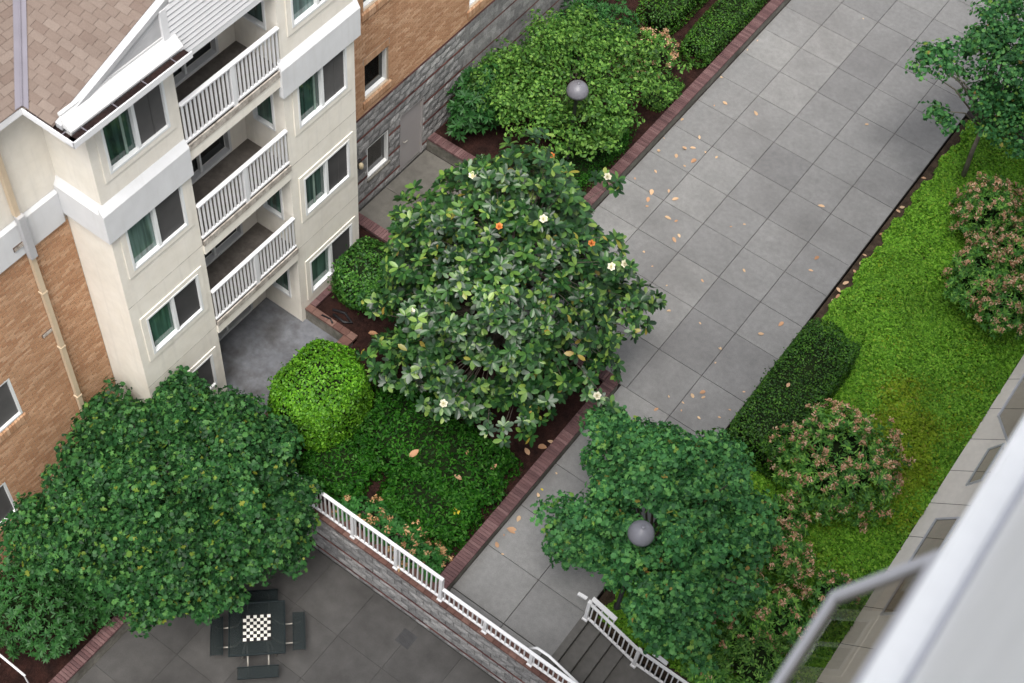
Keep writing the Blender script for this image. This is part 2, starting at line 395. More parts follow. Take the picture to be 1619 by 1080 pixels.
class Leaves:
    def __init__(s): s.V = []; s.L = []; s.S = []; s.nv = 0; s.nl = 0
    def add(s, T_, faces, P, Nn, yaw, sc):
        T_ = np.asarray(T_, float); n = len(P); k = len(T_)
        if n == 0: return s
        X, Y, Z = frames(Nn, yaw)
        sc = np.broadcast_to(np.asarray(sc, float), (n,))
        V = P[:, None, :]+sc[:, None, None]*(T_[None, :, 0:1]*X[:, None]+T_[None, :, 1:2]*Y[:, None]+T_[None, :, 2:3]*Z[:, None])
        fl = np.array([i for f in faces for i in f]); tot = np.array([len(f) for f in faces]); st = np.concatenate([[0], np.cumsum(tot)[:-1]])
        s.V.append(V.reshape(-1, 3))
        s.L.append((np.arange(n)[:, None]*k+fl[None]+s.nv).ravel())
        s.S.append((np.arange(n)[:, None]*len(fl)+st[None]+s.nl).ravel())
        s.nv += n*k; s.nl += n*len(fl)
        return s
    def mesh(s, name, mat, smooth=False):
        me = bpy.data.meshes.new(name)
        V = np.concatenate(s.V); L = np.concatenate(s.L); S_ = np.concatenate(s.S)
        me.vertices.add(len(V)); me.vertices.foreach_set('co', V.astype(np.float32).ravel())
        me.loops.add(len(L)); me.loops.foreach_set('vertex_index', L.astype(np.int32))
        me.polygons.add(len(S_)); me.polygons.foreach_set('loop_start', S_.astype(np.int32))
        if smooth: me.polygons.foreach_set('use_smooth', np.ones(len(S_), bool))
        me.materials.append(mat); me.update(calc_edges=True); return me
    def build(s, name, mat, parent=None, kind=None):
        o = link(name, s.mesh(name, mat), parent)
        if kind: o['kind'] = kind
        return o

def ell_leaf(w=.22, fold=.05, droop=.08):
    V = [(0,0,0)]
    for y, k in ((.2, .62), (.5, 1.0), (.8, .8)):
        d = -droop*y*y; V += [(-w*k, y, fold*k+d), (0, y, d), (w*k, y, fold*k+d)]
    V += [(0, 1, -droop)]
    F = [(0,2,1),(0,3,2),(1,2,5,4),(2,3,6,5),(4,5,8,7),(5,6,9,8),(7,8,10),(8,9,10)]
    return np.array(V), F
def small_leaf(w=.3, fold=.1):
    return np.array([(0,-.5,0),(w,0,fold),(0,.5,0),(-w,0,fold)]), [(0,1,2),(0,2,3)]
def maple_leaf():
    a = [(0,-.42),(.3,-.4),(.2,-.15),(.55,.05),(.25,.18),(.2,.5),(0,.62),(-.2,.5),(-.25,.18),(-.55,.05),(-.2,-.15),(-.3,-.4)]
    V = [(x, y, .22*abs(x)-.25*max(y, 0)**2) for x, y in a]
    return np.array(V), [tuple(range(0, 7)), (0, 6, 7, 8, 9, 10, 11)]
def round_leaf():
    V = [(0,0,0)]+[(.5*math.cos(t), .5*math.sin(t), -.13) for t in np.linspace(0, 2*math.pi, 7)[:-1]]
    return np.array(V), [(0,1,2,3),(0,3,4,5),(0,5,6,1)]
ML = maple_leaf(); SL = small_leaf(); EL = ell_leaf(); RL = round_leaf(); NLf = small_leaf(.16, .06)

def gauss(n): return rng.normal(size=(n, 3))
def shell(c, r, n, fmin=.62, up=-.35, lump=.14, ph=None):
    g = unit(gauss(n*3)); g = g[g[:, 2] > up][:n]
    if ph is None: ph = rng.uniform(0, 6.28, 6)
    l = 1+lump*(np.sin(4*g[:, 0]+ph[0])*np.sin(5*g[:, 1]+ph[1])+.7*np.sin(7*g[:, 0]+ph[2]+3*g[:, 2])*np.sin(8*g[:, 1]+ph[3]))
    f = fmin+(1-fmin)*rng.uniform(0, 1, len(g))**.6
    P = np.asarray(c)+g*np.asarray(r)*(f*l)[:, None]
    Nn = unit(g/np.asarray(r)*np.mean(r)+np.array([0, 0, .55]))
    return P, Nn
def sprays(C, Nn, rad, cnt, droop=.35, jit=.05, nj=.4):
    n = len(C); k = cnt
    rr = rad*rng.uniform(.75, 1.3, n)
    X, Y, Z = frames(Nn, np.zeros(n))
    a = rng.uniform(0, 2*np.pi, (n, k)); q = np.sqrt(rng.uniform(0, 1, (n, k)))
    d = q*rr[:, None]
    off = X[:, None]*(d*np.cos(a))[..., None]+Y[:, None]*(d*np.sin(a))[..., None]-Z[:, None]*(droop*d*d/rad)[..., None]
    P = C[:, None]+off+gauss(n*k).reshape(n, k, 3)*jit
    out = X[:, None]*np.cos(a)[..., None]+Y[:, None]*np.sin(a)[..., None]
    NN = unit(Z[:, None]+out*(.55*q)[..., None]+gauss(n*k).reshape(n, k, 3)*nj)
    return P.reshape(-1, 3), NN.reshape(-1, 3)
def yaw(n): return rng.uniform(0, 2*np.pi, n)

def branches(base, top, tips, r0=.09, bend=.4):
    """trunk from base to top, limbs to the tips"""
    mb = MB(); base = Vector(base); top = Vector(top)
    mid = base.lerp(top, .5)+Vector((.06, -.05, 0))
    mb.tube([base, base.lerp(mid, .3), mid, top], [r0*1.35, r0*1.1, r0, r0*.75], 9)
    for i, t in enumerate(tips):
        t = Vector(t)
        st = base.lerp(top, .55+.45*((i*.618) % 1))
        m1 = st.lerp(t, .45)+Vector((0, 0, bend*(t-st).length*.25))
        r = r0*.45
        mb.tube([st, m1, t], [r, r*.6, r*.18], 5)
    return mb

def superell(c, h, p, n, seed=None, lump=.03):
    hx, hy, hz = h
    areas = np.array([hy*hz, hx*hz, hx*hy]); pr = areas/areas.sum()
    ax = rng.choice(3, n, p=pr); pt = rng.uniform(-1, 1, (n, 3)); pt[np.arange(n), ax] = np.sign(rng.uniform(-1, 1, n))
    rad = (np.abs(pt)**p).sum(1)**(-1/p)
    q = pt*rad[:, None]
    Nn = unit(np.sign(q)*np.abs(q)**(p-1)/np.array(h))
    w = 1+lump*(np.sin(q[:, 0]*5+c[0]*3)*np.sin(q[:, 1]*6+c[1])+np.sin(q[:, 2]*5+q[:, 0]*4))
    return np.asarray(c)+q*np.array(h)*w[:, None], Nn

def core(c, h, p, scale=.86, nu=20, nv=12):
    V = []; F = []
    for j in range(nv+1):
        for i in range(nu):
            th = math.pi*j/nv; ph = 2*math.pi*i/nu
            g = np.array([math.sin(th)*math.cos(ph), math.sin(th)*math.sin(ph), math.cos(th)])
            g = g*(np.abs(g)**p).sum()**(-1/p)
            V.append(tuple(np.asarray(c)+g*np.array(h)*scale))
    for j in range(nv):
        for i in range(nu): F.append((j*nu+i, j*nu+(i+1) % nu, (j+1)*nu+(i+1) % nu, (j+1)*nu+i))
    mb = MB(); mb.v = V; mb.f = F; return mb

def clipped(name, label, cat, c, h, p, mat, n, size, tmpl=SL, nj=.55, base=0.0, group=None, depth=.07, lump=.03):
    """clipped bush or hedge: dense leaf skin over a solid core coloured as inner shade, on short stems"""
    e = empty(name, (c[0], c[1], base), label, cat, group)
    P, Nn = superell(c, h, p, n, lump=lump)
    P = P-Nn*(rng.uniform(0, 1, n)**1.5*depth)[:, None]+gauss(n)*.012
    k = P[:, 2] > base+.02; P, Nn = P[k], Nn[k]
    L = Leaves().add(*tmpl, P, unit(Nn+gauss(len(P))*nj+np.array([0, 0, .25])), yaw(len(P)), size*rng.uniform(.7, 1.25, len(P)))
    ns = max(12, n//260); Q, Nq = superell(c, h, p, ns, lump=lump); k = Q[:, 2] > base+.15; Q, Nq = Q[k], unit(Nq[k]+gauss(int(k.sum()))*.35+np.array([0, 0, .3]))
    for j in range(5):      # stray shoots
        o_ = Q+Nq*(.02+.028*j)+gauss(len(Q))*.008
        L.add(*tmpl, o_, unit(Nq*.4+gauss(len(Q))*.7), yaw(len(Q)), size*rng.uniform(.7, 1.1, len(Q)))
    L.build('foliage', mat, e)
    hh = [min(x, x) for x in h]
    core(c, hh, p, .9 if min(h) > .5 else .8).build('shade_core', M['inner_shade'], e, True)  # solid filler blocking the view in, coloured as the shaded inside
    return e

# ================================================================== THE SETTING
g = MB(); g.quad((-600,-600,-1.62),(600,-600,-1.62),(600,600,-1.62),(-600,600,-1.62)); struct('ground', g, M['ground'])
# walkway: bed with dark joints and individual slabs
wk = MB(); wk.box(-1.32, 4.9, -22.15, 40, -.5, -.03).box(-5.84, -1.32, -15.4, -12.28, -.5, -.03).box(4.9, 9.6, -1.66, 40, -.5, -.03)
walk = struct('walkway', wk, M['joint'])
_slabs = {}
def slab(parent, mat, x0, x1, y0, y1, z, th=.05, g=.006, c=.006):
    key = (round(x1-x0, 3), round(y1-y0, 3), mat.name)
    if key not in _slabs:
        w, h = (x1-x0)/2-g, (y1-y0)/2-g
        _slabs[key] = MB().cbox(-w, w, -h, h, -th, 0, c).mesh('slab', mat)
    return link('slab', _slabs[key], parent, T((x0+x1)/2, (y0+y1)/2, z+float(rng.uniform(-.002, .002))))
XC = [-1.22, 0, 1.22, 2.44, 3.66, 4.89]
YR = [-21.78, -20.51, -19.27, -17.92, -16.6, -15.21, -13.78, -12.2]+[-1.22*j for j in range(9, -10, -1)]
for j in range(len(YR)-1):
    for i in range(5):
        x0, x1 = XC[i], XC[i+1]
        if YR[j] < -15.3:
            if i < 3: continue
            if i == 3: x0 = 2.29
        slab(walk, M['slab'], x0, x1, YR[j], YR[j+1], 0)
    if YR[j] > -1.4:
        for i in range(4): slab(walk, M['slab'], 4.9+1.17*i, 4.9+1.17*(i+1), YR[j], YR[j+1], 0)
for x0, x1 in ((2.29, 3.66), (3.66, 4.69)): slab(walk, M['slab'], x0, x1, -22.12, -21.79, 0)
# paving between the beds, in front of the grey door
for x0, x1 in ((-5.83, -4.88), (-4.88, -3.66), (-3.66, -2.44), (-2.44, -1.23)):
    for y0, y1 in ((-15.36, -14.0), (-14.0, -12.32)): slab(walk, M['court'], x0, x1, y0, y1, 0)
# strip of narrow fill at the left kerb is hidden by the wall; patio by the recess
pt = MB(); pt.box(-7.2, -3.42, -22.2, -18.42, -.4, 0.0); struct('patio', pt, M['patio'])
# lower terrace
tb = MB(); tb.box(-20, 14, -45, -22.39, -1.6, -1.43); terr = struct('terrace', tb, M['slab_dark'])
tx = [-2.98, -1.76, -.54]+[.68+1.22*k for k in range(0, 6)]
ty = [-22.41, -23.7]+[-23.7-1.22*k for k in range(1, 8)]
for i in range(len(tx)-1):
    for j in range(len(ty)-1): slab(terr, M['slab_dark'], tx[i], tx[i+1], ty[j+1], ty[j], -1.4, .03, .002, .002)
# soil of the beds
s_ = MB(); s_.box(-5.83, 2.05, -18.3, -15.62, -.3, .33).box(-3.2, 2.05, -22.2, -18.3, -.3, .33); struct('lower_bed_soil', s_, M['mulch'])
s_ = MB(); s_.box(-5.83, -1.48, -12.02, 40, -.3, .33); struct('upper_bed_soil', s_, M['mulch'])
s_ = MB(); s_.box(4.93, 9.64, -20.5, -1.7, -.5, -.12); struct('right_bed_soil', s_, M['soil'])
s_ = MB(); s_.box(-5.83, -3.2, -34, -22.46, -1.6, -.98).box(-3.2, -1.12, -22.75, -22.46, -1.6, -.98); struct('terrace_bed_soil', s_, M['mulch'])

# ================================================================== PLANTER WALLS
def cap_run(parent, axis, a0, a1, b0, b1, z0, z1, pitch, mat, name='cap_brick'):
    n = max(1, int(round((a1-a0)/pitch))); p = (a1-a0)/n; g = .003
    if axis == 'y': me = MB().cbox(b0-(b0+b1)/2, b1-(b0+b1)/2, -p/2+g, p/2-g, z0-z1, 0, .005).mesh(name, mat)
    else: me = MB().cbox(-p/2+g, p/2-g, b0-(b0+b1)/2, b1-(b0+b1)/2, z0-z1, 0, .005).mesh(name, mat)
    for i in range(n):
        c = a0+p*(i+.5); z = z1+float(rng.normal()*.0015)
        link(name, me, parent, T((b0+b1)/2, c, z) if axis == 'y' else T(c, (b0+b1)/2, z))

pl = empty('planter_wall', (2.18, -19, 0), 'low planter wall with purple brick cap around the magnolia bed', 'planter')
w = MB(); w.box(2.07, 2.28, -22.1, -15.38, -.4, .385).box(-5.84, 2.07, -15.6, -15.38, -.4, .385).box(-3.46, -3.24, -22.1, -18.42, -.4, .385).box(-4.69, -3.46, -18.42, -18.26, -.4, .385).box(-4.69, -4.57, -18.26, -16.42, -.4, .385)
w.build('wall', M['wall_conc'], pl)
w = MB(); w.box(2.045, 2.315, -22.09, -15.37, .385, .40); w.build('mortar_bed', M['mortar_grey'], pl)
cap_run(pl, 'y', -22.08, -15.36, 2.03, 2.33, .40, .45, .078, M['capbrick'])
cap_run(pl, 'x', -5.83, 2.02, -15.64, -15.36, .387, .45, .078, M['capbrick'])
cap_run(pl, 'y', -22.08, -18.44, -3.49, -3.22, .387, .45, .2, M['capbrick_red'])
cap_run(pl, 'x', -4.69, -3.22, -18.43, -18.25, .387, .45, .2, M['capbrick_red'])
cap_run(pl, 'y', -18.24, -16.45, -4.69, -4.53, .387, .45, .2, M['capbrick'])

pu = empty('planter_wall', (-1.4, -6, 0), 'long planter wall with purple brick cap along the upper walkway', 'planter')
w = MB(); w.box(-1.49, -1.25, -12.3, 20, -.4, .385).box(-5.84, -1.49, -12.28, -12.06, -.4, .385)
w.build('wall', M['wall_conc'], pu)
w = MB(); w.box(-1.485, -1.215, -12.28, 8, .385, .40); w.build('mortar_bed', M['mortar_grey'], pu)
cap_run(pu, 'y', -12.3, 8.0, -1.5, -1.2, .40, .45, .0725, M['capbrick'])
cap_run(pu, 'x', -5.8, -1.5, -12.31, -12.03, .387, .45, .0725, M['capbrick'])

# ------------------------------------------------------------------ retaining wall of split-face block
def rough_block(w, h, seed, amp=.018, d=.05):
    r = np.random.default_rng(seed); mb = MB(); nx, nz = 4, 3
    V = []; F = []
    for j in range(nz+1):
        for i in range(nx+1):
            e = (i in (0, nx)) or (j in (0, nz))
            V.append((-w/2+w*i/nx, (-.004 if e else -.012-float(r.uniform(0, amp))), -h/2+h*j/nz))
    for j in range(nz):
        for i in range(nx): a = j*(nx+1)+i; F.append((a, a+1, a+nx+2, a+nx+1))
    n = len(V); V += [(-w/2, d, -h/2), (w/2, d, -h/2), (w/2, d, h/2), (-w/2, d, h/2)]
    F += [(0, nx, n+1, n), (nx, nz*(nx+1)+nx, n+2, n+1), (nz*(nx+1)+nx, nz*(nx+1), n+3, n+2), (nz*(nx+1), 0, n, n+3)]
    mb.v = V; mb.f = F; return mb
_bm = {}
def block_mesh(w, h, k, mat):
    key = (round(w, 3), round(h, 3), k, mat.name)
    if key not in _bm: _bm[key] = rough_block(w-.012, h-.012, k).mesh('block', mat)
    return _bm[key]
def red_course(parent, P0, along, a0, a1, z, mat, pitch=.21):
    n = int(round((a1-a0)/pitch)); p = (a1-a0)/n
    if n < 1: return
    me = MB().box(-p/2+.004, p/2-.004, -.012, .05, -.026, .026).mesh('red_brick', mat)
    for i in range(n):
        c = a0+p*(i+.5)
        link('red_brick', me, parent, P0(c, z))

rw = empty('retaining_wall', (2, -22.3, -1.4), 'grey block retaining wall with red brick courses below the white railing', 'wall')
w = MB(); w.box(-5.84, 9.0, -22.38, -22.13, -1.6, .385); w.build('backing', M['mortar_grey'], rw)
PR = lambda c, z: T(c, -22.39, z)
zb = -1.4
rows = [(-1.39, -1.22), (-1.16, -.935), (-.935, -.715), (-.715, -.535), (-.475, -.26), (-.26, -.045), (-.045, .17), (.17, .385)]
for r_, (z0, z1) in enumerate(rows):
    x = -3.0-.2*(r_ % 2); k = 0
    while x < 8.2:
        link('block', block_mesh(.4, z1-z0, (r_*7+k*3) % 9, M['block']), rw, PR(x+.2, (z0+z1)/2)); x += .4; k += 1
for z in (-1.19, -.505): red_course(rw, PR, 'x', -3.0, 8.2, z, M['redbrick'])
cap_run(rw, 'x', -5.0, 8.6, -22.435, -22.1, .387, .45, .2, M['capbrick_red'])

# terrace planter around the big maple
tp = empty('planter_wall', (-3, -26, -1.4), 'low red capped planter wall on the dark terrace under the big maple', 'planter')
w = MB(); w.box(-3.2, -2.98, -34, -22.75, -1.6, -.965).box(-2.98, -1.1, -22.98, -22.75, -1.6, -.965); w.build('wall', M['wall_conc'], tp)
cap_run(tp, 'y', -32, -22.98, -3.22, -2.95, -.963, -.9, .078, M['capbrick'])
cap_run(tp, 'x', -3.2, -1.08, -22.99, -22.72, -.963, -.9, .078, M['capbrick'])

# ------------------------------------------------------------------ stairs
st = MB()
zs = [0, -.14, -.28, -.42, -.56]; xs = [4.70, 5.05, 5.37, 5.69, 6.01]
stairs = empty('stairs', (5.4, -21.3, -.6), 'dark concrete steps going down beside the white railings', 'stairs')
for i in range(4):
    MB().cbox(xs[i]+.003, xs[i+1], -22.1, -20.56, -1.2, zs[i], .012).build('step', M['step'], stairs)
MB().box(6.013, 9.6, -22.1, -20.56, -1.2, -.56).build('landing', M['step'], stairs)

# ------------------------------------------------------------------ railings
BAL = None
def railing(e, x0, x1, y, zb, zt, posts, zpost_t, sp=.118, mat=None, wtop=.075):
    mat = mat or M['white']
    MB().cbox(x0, x1, y-wtop/2, y+wtop/2, zt-.045, zt, .008).build('top_rail', mat, e)
    MB().cbox(x0, x1, y-.025, y+.025, zb+.07, zb+.115, .006).build('bottom_rail', mat, e)
    n = int((x1-x0)/sp); p = (x1-x0)/n
    me = MB().box(-.014, .014, -.014, .014, zb+.115, zt-.045).mesh('baluster', mat)
    for i in range(n):
        c = x0+p*(i+.5)
        if any(abs(c-q) < .06 for q in posts): continue
        link('baluster', me, e, T(c, y, 0))
    for q in posts:
        MB().box(q-.04, q+.04, y-.04, y+.04, zb, zpost_t-.046).cbox(q-.062, q+.062, y-.062, y+.062, zb, zb+.05, .012).build('post', mat, e)
ra = empty('railing', (.6, -22.33, .45), 'taller white railing section along the planted bed on the retaining wall', 'railing')
railing(ra, -3.4, 2.42, -22.33, .45, 1.46, [-2.3, -1.14, .03, 1.2, 2.38], 1.46)
rb = empty('railing', (5, -22.33, .45), 'lower white railing section on the retaining wall beside the steps', 'railing')
railing(rb, 2.425, 8.3, -22.33, .45, 1.02, [3.54, 4.7, 5.86, 7.02, 8.2], 1.02)
hr = MB(); hr.tube([(4.55, -22.2, .80), (4.72, -22.19, 1.04), (5.0, -22.19, 1.06), (5.5, -22.19, .86), (6.1, -22.19, .6)], .03, 8)
hr.build('handrail', M['white'], rb, True)
rc = empty('railing', (5.5, -20.62, 0), 'white stair railing half hidden by the small maple', 'railing')
YS = -20.62
for q, z in ((4.97, 0.0), (6.3, -.56), (7.6, -.56)):
    MB().box(q-.04, q+.04, YS-.04, YS+.04, z, z+.86).cbox(q-.065, q+.065, YS-.065, YS+.065, z, z+.06, .012).build('post', M['white'], rc)
sl_ = (-.56)/(6.3-4.97)
def rail_slope(x0, x1, z0, z1, hw, hh, name):
    MB().add([(x0,YS-hw,z0-hh),(x0,YS+hw,z0-hh),(x0,YS+hw,z0+hh),(x0,YS-hw,z0+hh),(x1,YS-hw,z1-hh),(x1,YS+hw,z1-hh),(x1,YS+hw,z1+hh),(x1,YS-hw,z1+hh)],
             [(0,1,2,3),(7,6,5,4),(0,4,5,1),(1,5,6,2),(2,6,7,3),(3,7,4,0)]).build(name, M['white'], rc)
rail_slope(5.01, 6.26, .1, -.42, .025, .024, 'bottom_rail'); rail_slope(5.01, 6.26, .77, .25, .03, .024, 'top_rail')
rail_slope(6.34, 7.56, -.45, -.45, .025, .024, 'bottom_rail'); rail_slope(6.34, 7.56, .25, .25, .03, .024, 'top_rail')
rail_slope(5.0, 5.62, 1.06, .86, .05, .022, 'handrail'); rail_slope(4.66, 4.88, .86, .9, .035, .022, 'handrail')
rail_slope(6.6, 6.95, .56, .5, .04, .022, 'handrail')
me = MB().box(-.014, .014, -.014, .014, 0, .64).mesh('baluster', M['white'])
for i in range(10):
    x = 5.07+.122*i; link('baluster', me, rc, T(x, YS, .1+sl_*(x-5.01)*.93+.02))
for i in range(9):
    x = 6.42+.125*i; link('baluster', me, rc, T(x, YS, -.43))
me = MB().box(-.012, .012, -.012, .012, 0, .28).mesh('bracket', M['white'])
for x in (5.1, 5.27, 5.44, 5.58): link('bracket', me, rc, T(x, YS+.02, .76-.4*(x-5.0)))

# ================================================================== THE APARTMENT BUILDING
bd = empty('apartment_building', (-6, -20, 0), 'cream stucco and tan brick apartment building with white balconies and pinkish shingle roof', 'building')
XF, XB = -4.70, -5.85
B1 = (-23.17, -21.13); B2 = (-18.53, -16.40)
ROWS = [(.78, 1.98), (3.64, 4.86), (6.43, 7.66), (9.17, 10.37)]
W1 = (-22.85, -21.40); W2 = (-18.17, -16.67)

def surround(mb, P, h, w=.13, d=.022):
    a, b, c, e = h
    pbox(mb, P, a-w, a-.001, c-w, e+w, .001, d); pbox(mb, P, b+.001, b+w, c-w, e+w, .001, d)
    pbox(mb, P, a, b, c-w, c-.001, .001, d); pbox(mb, P, a, b, e+.001, e+w, .001, d)

def window(parent, P, h, style='slider', glass=None, stile=None, rec=0.0):
    a, b, c, e = h; f = .048
    mb = MB()
    d0, d1 = -.1-rec, .03-rec
    pbox(mb, P, a, a+f, c, e, d0, d1); pbox(mb, P, b-f, b, c, e, d0, d1)
    pbox(mb, P, a+f, b-f, c, c+f, d0, d1); pbox(mb, P, a+f, b-f, e-f, e, d0, d1)
    win = mb.build('window', M['vinyl'], parent)
    if style == 'slider':
        m = (a+b)/2
        mb = MB(); pbox(mb, P, m-.035, m+.035, c+f, e-f, d0+.01, d1-.012); mb.build('mullion', M['vinyl'], win)
        mb = MB(); pbox(mb, P, a+f, m-.035, c+f, e-f, -.075-rec, -.065-rec); mb.build('glass_pane', glass or M['glass_green'], win)
        mb = MB(); pbox(mb, P, m+.035, b-f, c+f, e-f, -.03-rec, -.026-rec); mb.build('insect_screen', M['screen'], win)
        if stile:
            s = a+f+(m-a-f)*stile
            mb = MB(); pbox(mb, P, s, s+.05, c+f, e-f, -.064-rec, -.052-rec); mb.build('sash_stile', M['blind'], win)
            s = m+.035+(b-f-m-.035)*.55
            mb = MB(); pbox(mb, P, s, s+.02, c+f, e-f, -.025-rec, -.018-rec); mb.build('sash_stile', M['screen'], win)
    else:
        mb = MB(); pbox(mb, P, a+f, b-f, c+f, e-f, -.075-rec, -.065-rec); mb.build('glass_pane', glass or M['glass_dark'], win)
    return win

def bay(y0, y1, wy, ztop, stiles):
    P = PX(XF); mb = MB()
    holes = [(wy[0], wy[1], a, b) for a, b in ROWS if a < ztop]
    wall_open(mb, P, y0, y1, -1.6, ztop, holes)
    if y0 < -20: mb.quad((XF, y0, -1.6), (XB-.6, y0, -1.6), (XB-.6, y0, 10.85), (XF, y0, 10.85))
    for h in holes: surround(mb, P, h) if h[2] < 6 or h[2] > 8 else None
    h = holes[2]
    pbox(mb, P, h[0]-.13, h[0]-.001, h[2]-.13, 7.695, .001, .022); pbox(mb, P, h[1]+.001, h[1]+.13, h[2]-.13, 7.695, .001, .022); pbox(mb, P, h[0], h[1], h[2]-.13, h[2]-.001, .001, .022)
    o = mb.build('bay_wall', M['stucco'], bd)
    for z in (5.52, 2.74):
        j = MB(); pbox(j, P, y0+.002, y1-.002, z-.006, z+.006, .0005, .003); j.build('control_joint', M['wood_worn'], o)
    for i, h in enumerate(holes): window(bd, P, h, 'slider', None, stiles[i])
    return o
b1 = bay(B1[0], B1[1], W1, 10.95, (None, None, None, .62))
b2 = bay(B2[0], B2[1], W2, 10.95, (None, .45, .72, None))
# inner side walls of the recess; bay two's side has a window on every floor
mb = MB(); mb.quad((XF, B1[1], -1.6), (XB, B1[1], -1.6), (XB, B1[1], 11.2), (XF, B1[1], 11.2)); mb.build('recess_side_wall', M['stucco'], bd)
mb = MB(); P = PYm(B2[0]-.002)
sh = [(-5.58, -4.99, z, z+1.2) for z in (.75, 3.62, 6.45, 9.2)]
wall_open(mb, P, XB, XF, -1.0, 11.2, sh); mb.build('recess_side_wall', M['stucco'], bd)
for h in sh: window(bd, P, h, 'single', M['glass_green'])
mb = MB(); mb.quad((XF, B2[1], -1.6), (XB-.6, B2[1], -1.6), (XB-.6, B2[1], 11.2), (XF, B2[1], 11.2)); mb.build('bay_side_wall', M['stucco'], bd)
# recess back wall with sliding doors
FL = [0.0, 2.87, 5.63, 8.40]
dh = [(-21.0, -19.02, z+.06, z+2.15) for z in FL]
mb = MB(); wall_open(mb, PX(XB), B1[1], B2[0], -1.0, 11.2, dh, .2); mb.build('recess_back_wall', M['stucco'], bd)
for h in dh:
    P = PX(XB); a, b, c, e = h; f = .06; mb = MB()
    pbox(mb, P, a, a+f, c, e, -.1, .03); pbox(mb, P, b-f, b, c, e, -.1, .03); pbox(mb, P, a+f, b-f, c, c+.07, -.1, .04); pbox(mb, P, a+f, b-f, e-f, e, -.1, .03)
    d = mb.build('sliding_door', M['stucco_white'], bd)
    for s in (-20.42, -19.9):
        mb = MB(); pbox(mb, P, s, s+.05, c+.07, e-f, -.08, .005); mb.build('door_stile', M['vinyl'], d)
    mb = MB(); pbox(mb, P, a+f, b-f, c+.07, e-f, -.12, -.11); mb.build('glass_pane', M['glass_dark'], d)
# balconies
for z in FL[1:]:
    bl = MB().box(XB+.002, XF+.03, B1[1]+.002, B2[0]-.004, z-.12, z).build('balcony', M['balcony'], bd)
    MB().box(XF+.031, XF+.058, B1[1]+.004, B2[0]-.006, z-.13, z+.03).build('fascia', M['wood_worn'], bl)
    MB().box(XF-.12, XF+.04, B1[1]+.004, B2[0]-.006, z-.40, z-.135).build('beam', M['stucco'], bl)
    y0, y1, x = B1[1]+.01, B2[0]-.01, XF+.0
    MB().cbox(x-.045, x+.045, y0, y1, z+1.02, z+1.07, .012).build('top_rail', M['white'], bl)
    MB().cbox(x-.03, x+.03, y0, y1, z+.08, z+.13, .008).build('bottom_rail', M['white'], bl)
    ym = (y0+y1)/2+.02
    MB().box(x-.04, x+.04, ym-.05, ym+.05, z+.01, z+1.018).build('post', M['white'], bl)
    MB().box(x-.02, x+.02, ym+.08, ym+.11, z+.131, z+1.018).build('baluster', M['white'], bl)
    me = MB().box(-.016, .016, -.019, .019, z+.131, z+1.018).mesh('baluster', M['white'])
    n = 25
    for i in range(n):
        c = y0+(y1-y0)*(i+.5)/n
        if abs(c-ym) < .07: continue
        link('baluster', me, bl, T(x, c, 0))
MB().box(XB, XF-.02, B1[1]+.003, B2[0]-.005, 10.46, 10.5).build('soffit', M['stucco_white'], bd)

# white bands round the bays
def band(y0, y1, side):
    prof = [(XF-.01, 7.70), (XF+.10, 7.70), (XF+.10, 8.43), (XF-.01, 8.63)]
    mb = MB(); mb.prism(prof, 'y', y0-.1, y1+.04); 
    o = mb.build('white_band', M['stucco_white'], bd)
    return o
band(B1[0], B1[1]-.04, True); band(B2[0]+.0, B2[1]+.06, True)
mb = MB(); mb.prism([(B1[0]-.10, 7.70), (B1[0]+.01, 7.70), (B1[0]+.01, 8.63), (B1[0]-.10, 8.43)], 'x', XB-.1, XF-.012); mb.build('white_band', M['stucco_white'], bd)

# ------------------------------------------------------------------ brick walls
BH, BL_ = .0735, .215
_brick = MB().box(-BL_/2+.005, BL_/2-.005, -.012, .004, -BH/2+.005, BH/2-.005)
me_brick = {}
def brick_field(part, Pm, rot, s0, s1, z0, z1, holes, nsingle):
    """bricks in stretcher bond; the ones nearest the camera become objects, the rest one mesh"""
    items = []
    nz = int((z1-z0)/BH)
    for j in range(nz):
        z = z0+BH*(j+.5); s = s0+(BL_/2 if j % 2 else 0)-BL_/2
        while s < s1:
            a, b = max(s, s0), min(s+BL_, s1)
            s += BL_
            if b-a < .04: continue
            c = (a+b)/2
            skip = False
            for h in holes:
                if h[2]-.01 < z < h[3]+.01:
                    if a >= h[0]-.02 and b <= h[1]+.02: skip = True; break
                    if a < h[0] < b: b = h[0]
                    elif a < h[1] < b: a = h[1]
            if skip or b-a < .03: continue
            items.append(((a+b)/2, z, b-a))
    items = [(Vector(Pm((it[0]), it[1], 0)), it) for it in items]
    items.sort(key=lambda q: (q[0]-CAM).length)
    return items
def emit_bricks(part, allitems, rot):
    pass
wl = (-27.0, -25.37, 3.42, 4.70); wl2 = (-27.9, -26.28, .65, 1.9)
PL = PX(-5.83)
mb = MB(); wall_open(mb, PL, -45, B1[0], -1.6, 7.5, [wl, wl2], .16); lw = mb.build('brick_wall', M['mortar'], bd)
itL = brick_field(lw, PL, 0, -28.6, B1[0]-.01, -.9, 7.46, [wl, wl2, (wl[0]-.05, wl[1]+.05, 3.14, 3.42), (-24.44, -24.18, 7.7, 7.82), (-24.44, -24.18, 4.97, 5.08)], 0)
PRt = PX(-5.86)
hw = [(-14.72, -13.86, 3.72, 4.82), (-14.72, -13.86, 6.46, 7.56), (-10.7, -9.8, 3.72, 4.82)]
hl = [(-14.68, -13.83, .86, 2.0), (-13.38, -12.46, 0.0, 2.06)]
mb = MB(); wall_open(mb, PRt, B2[1], 40, 3.28, 12.0, hw, .16); rwall = mb.build('brick_wall', M['mortar'], bd)
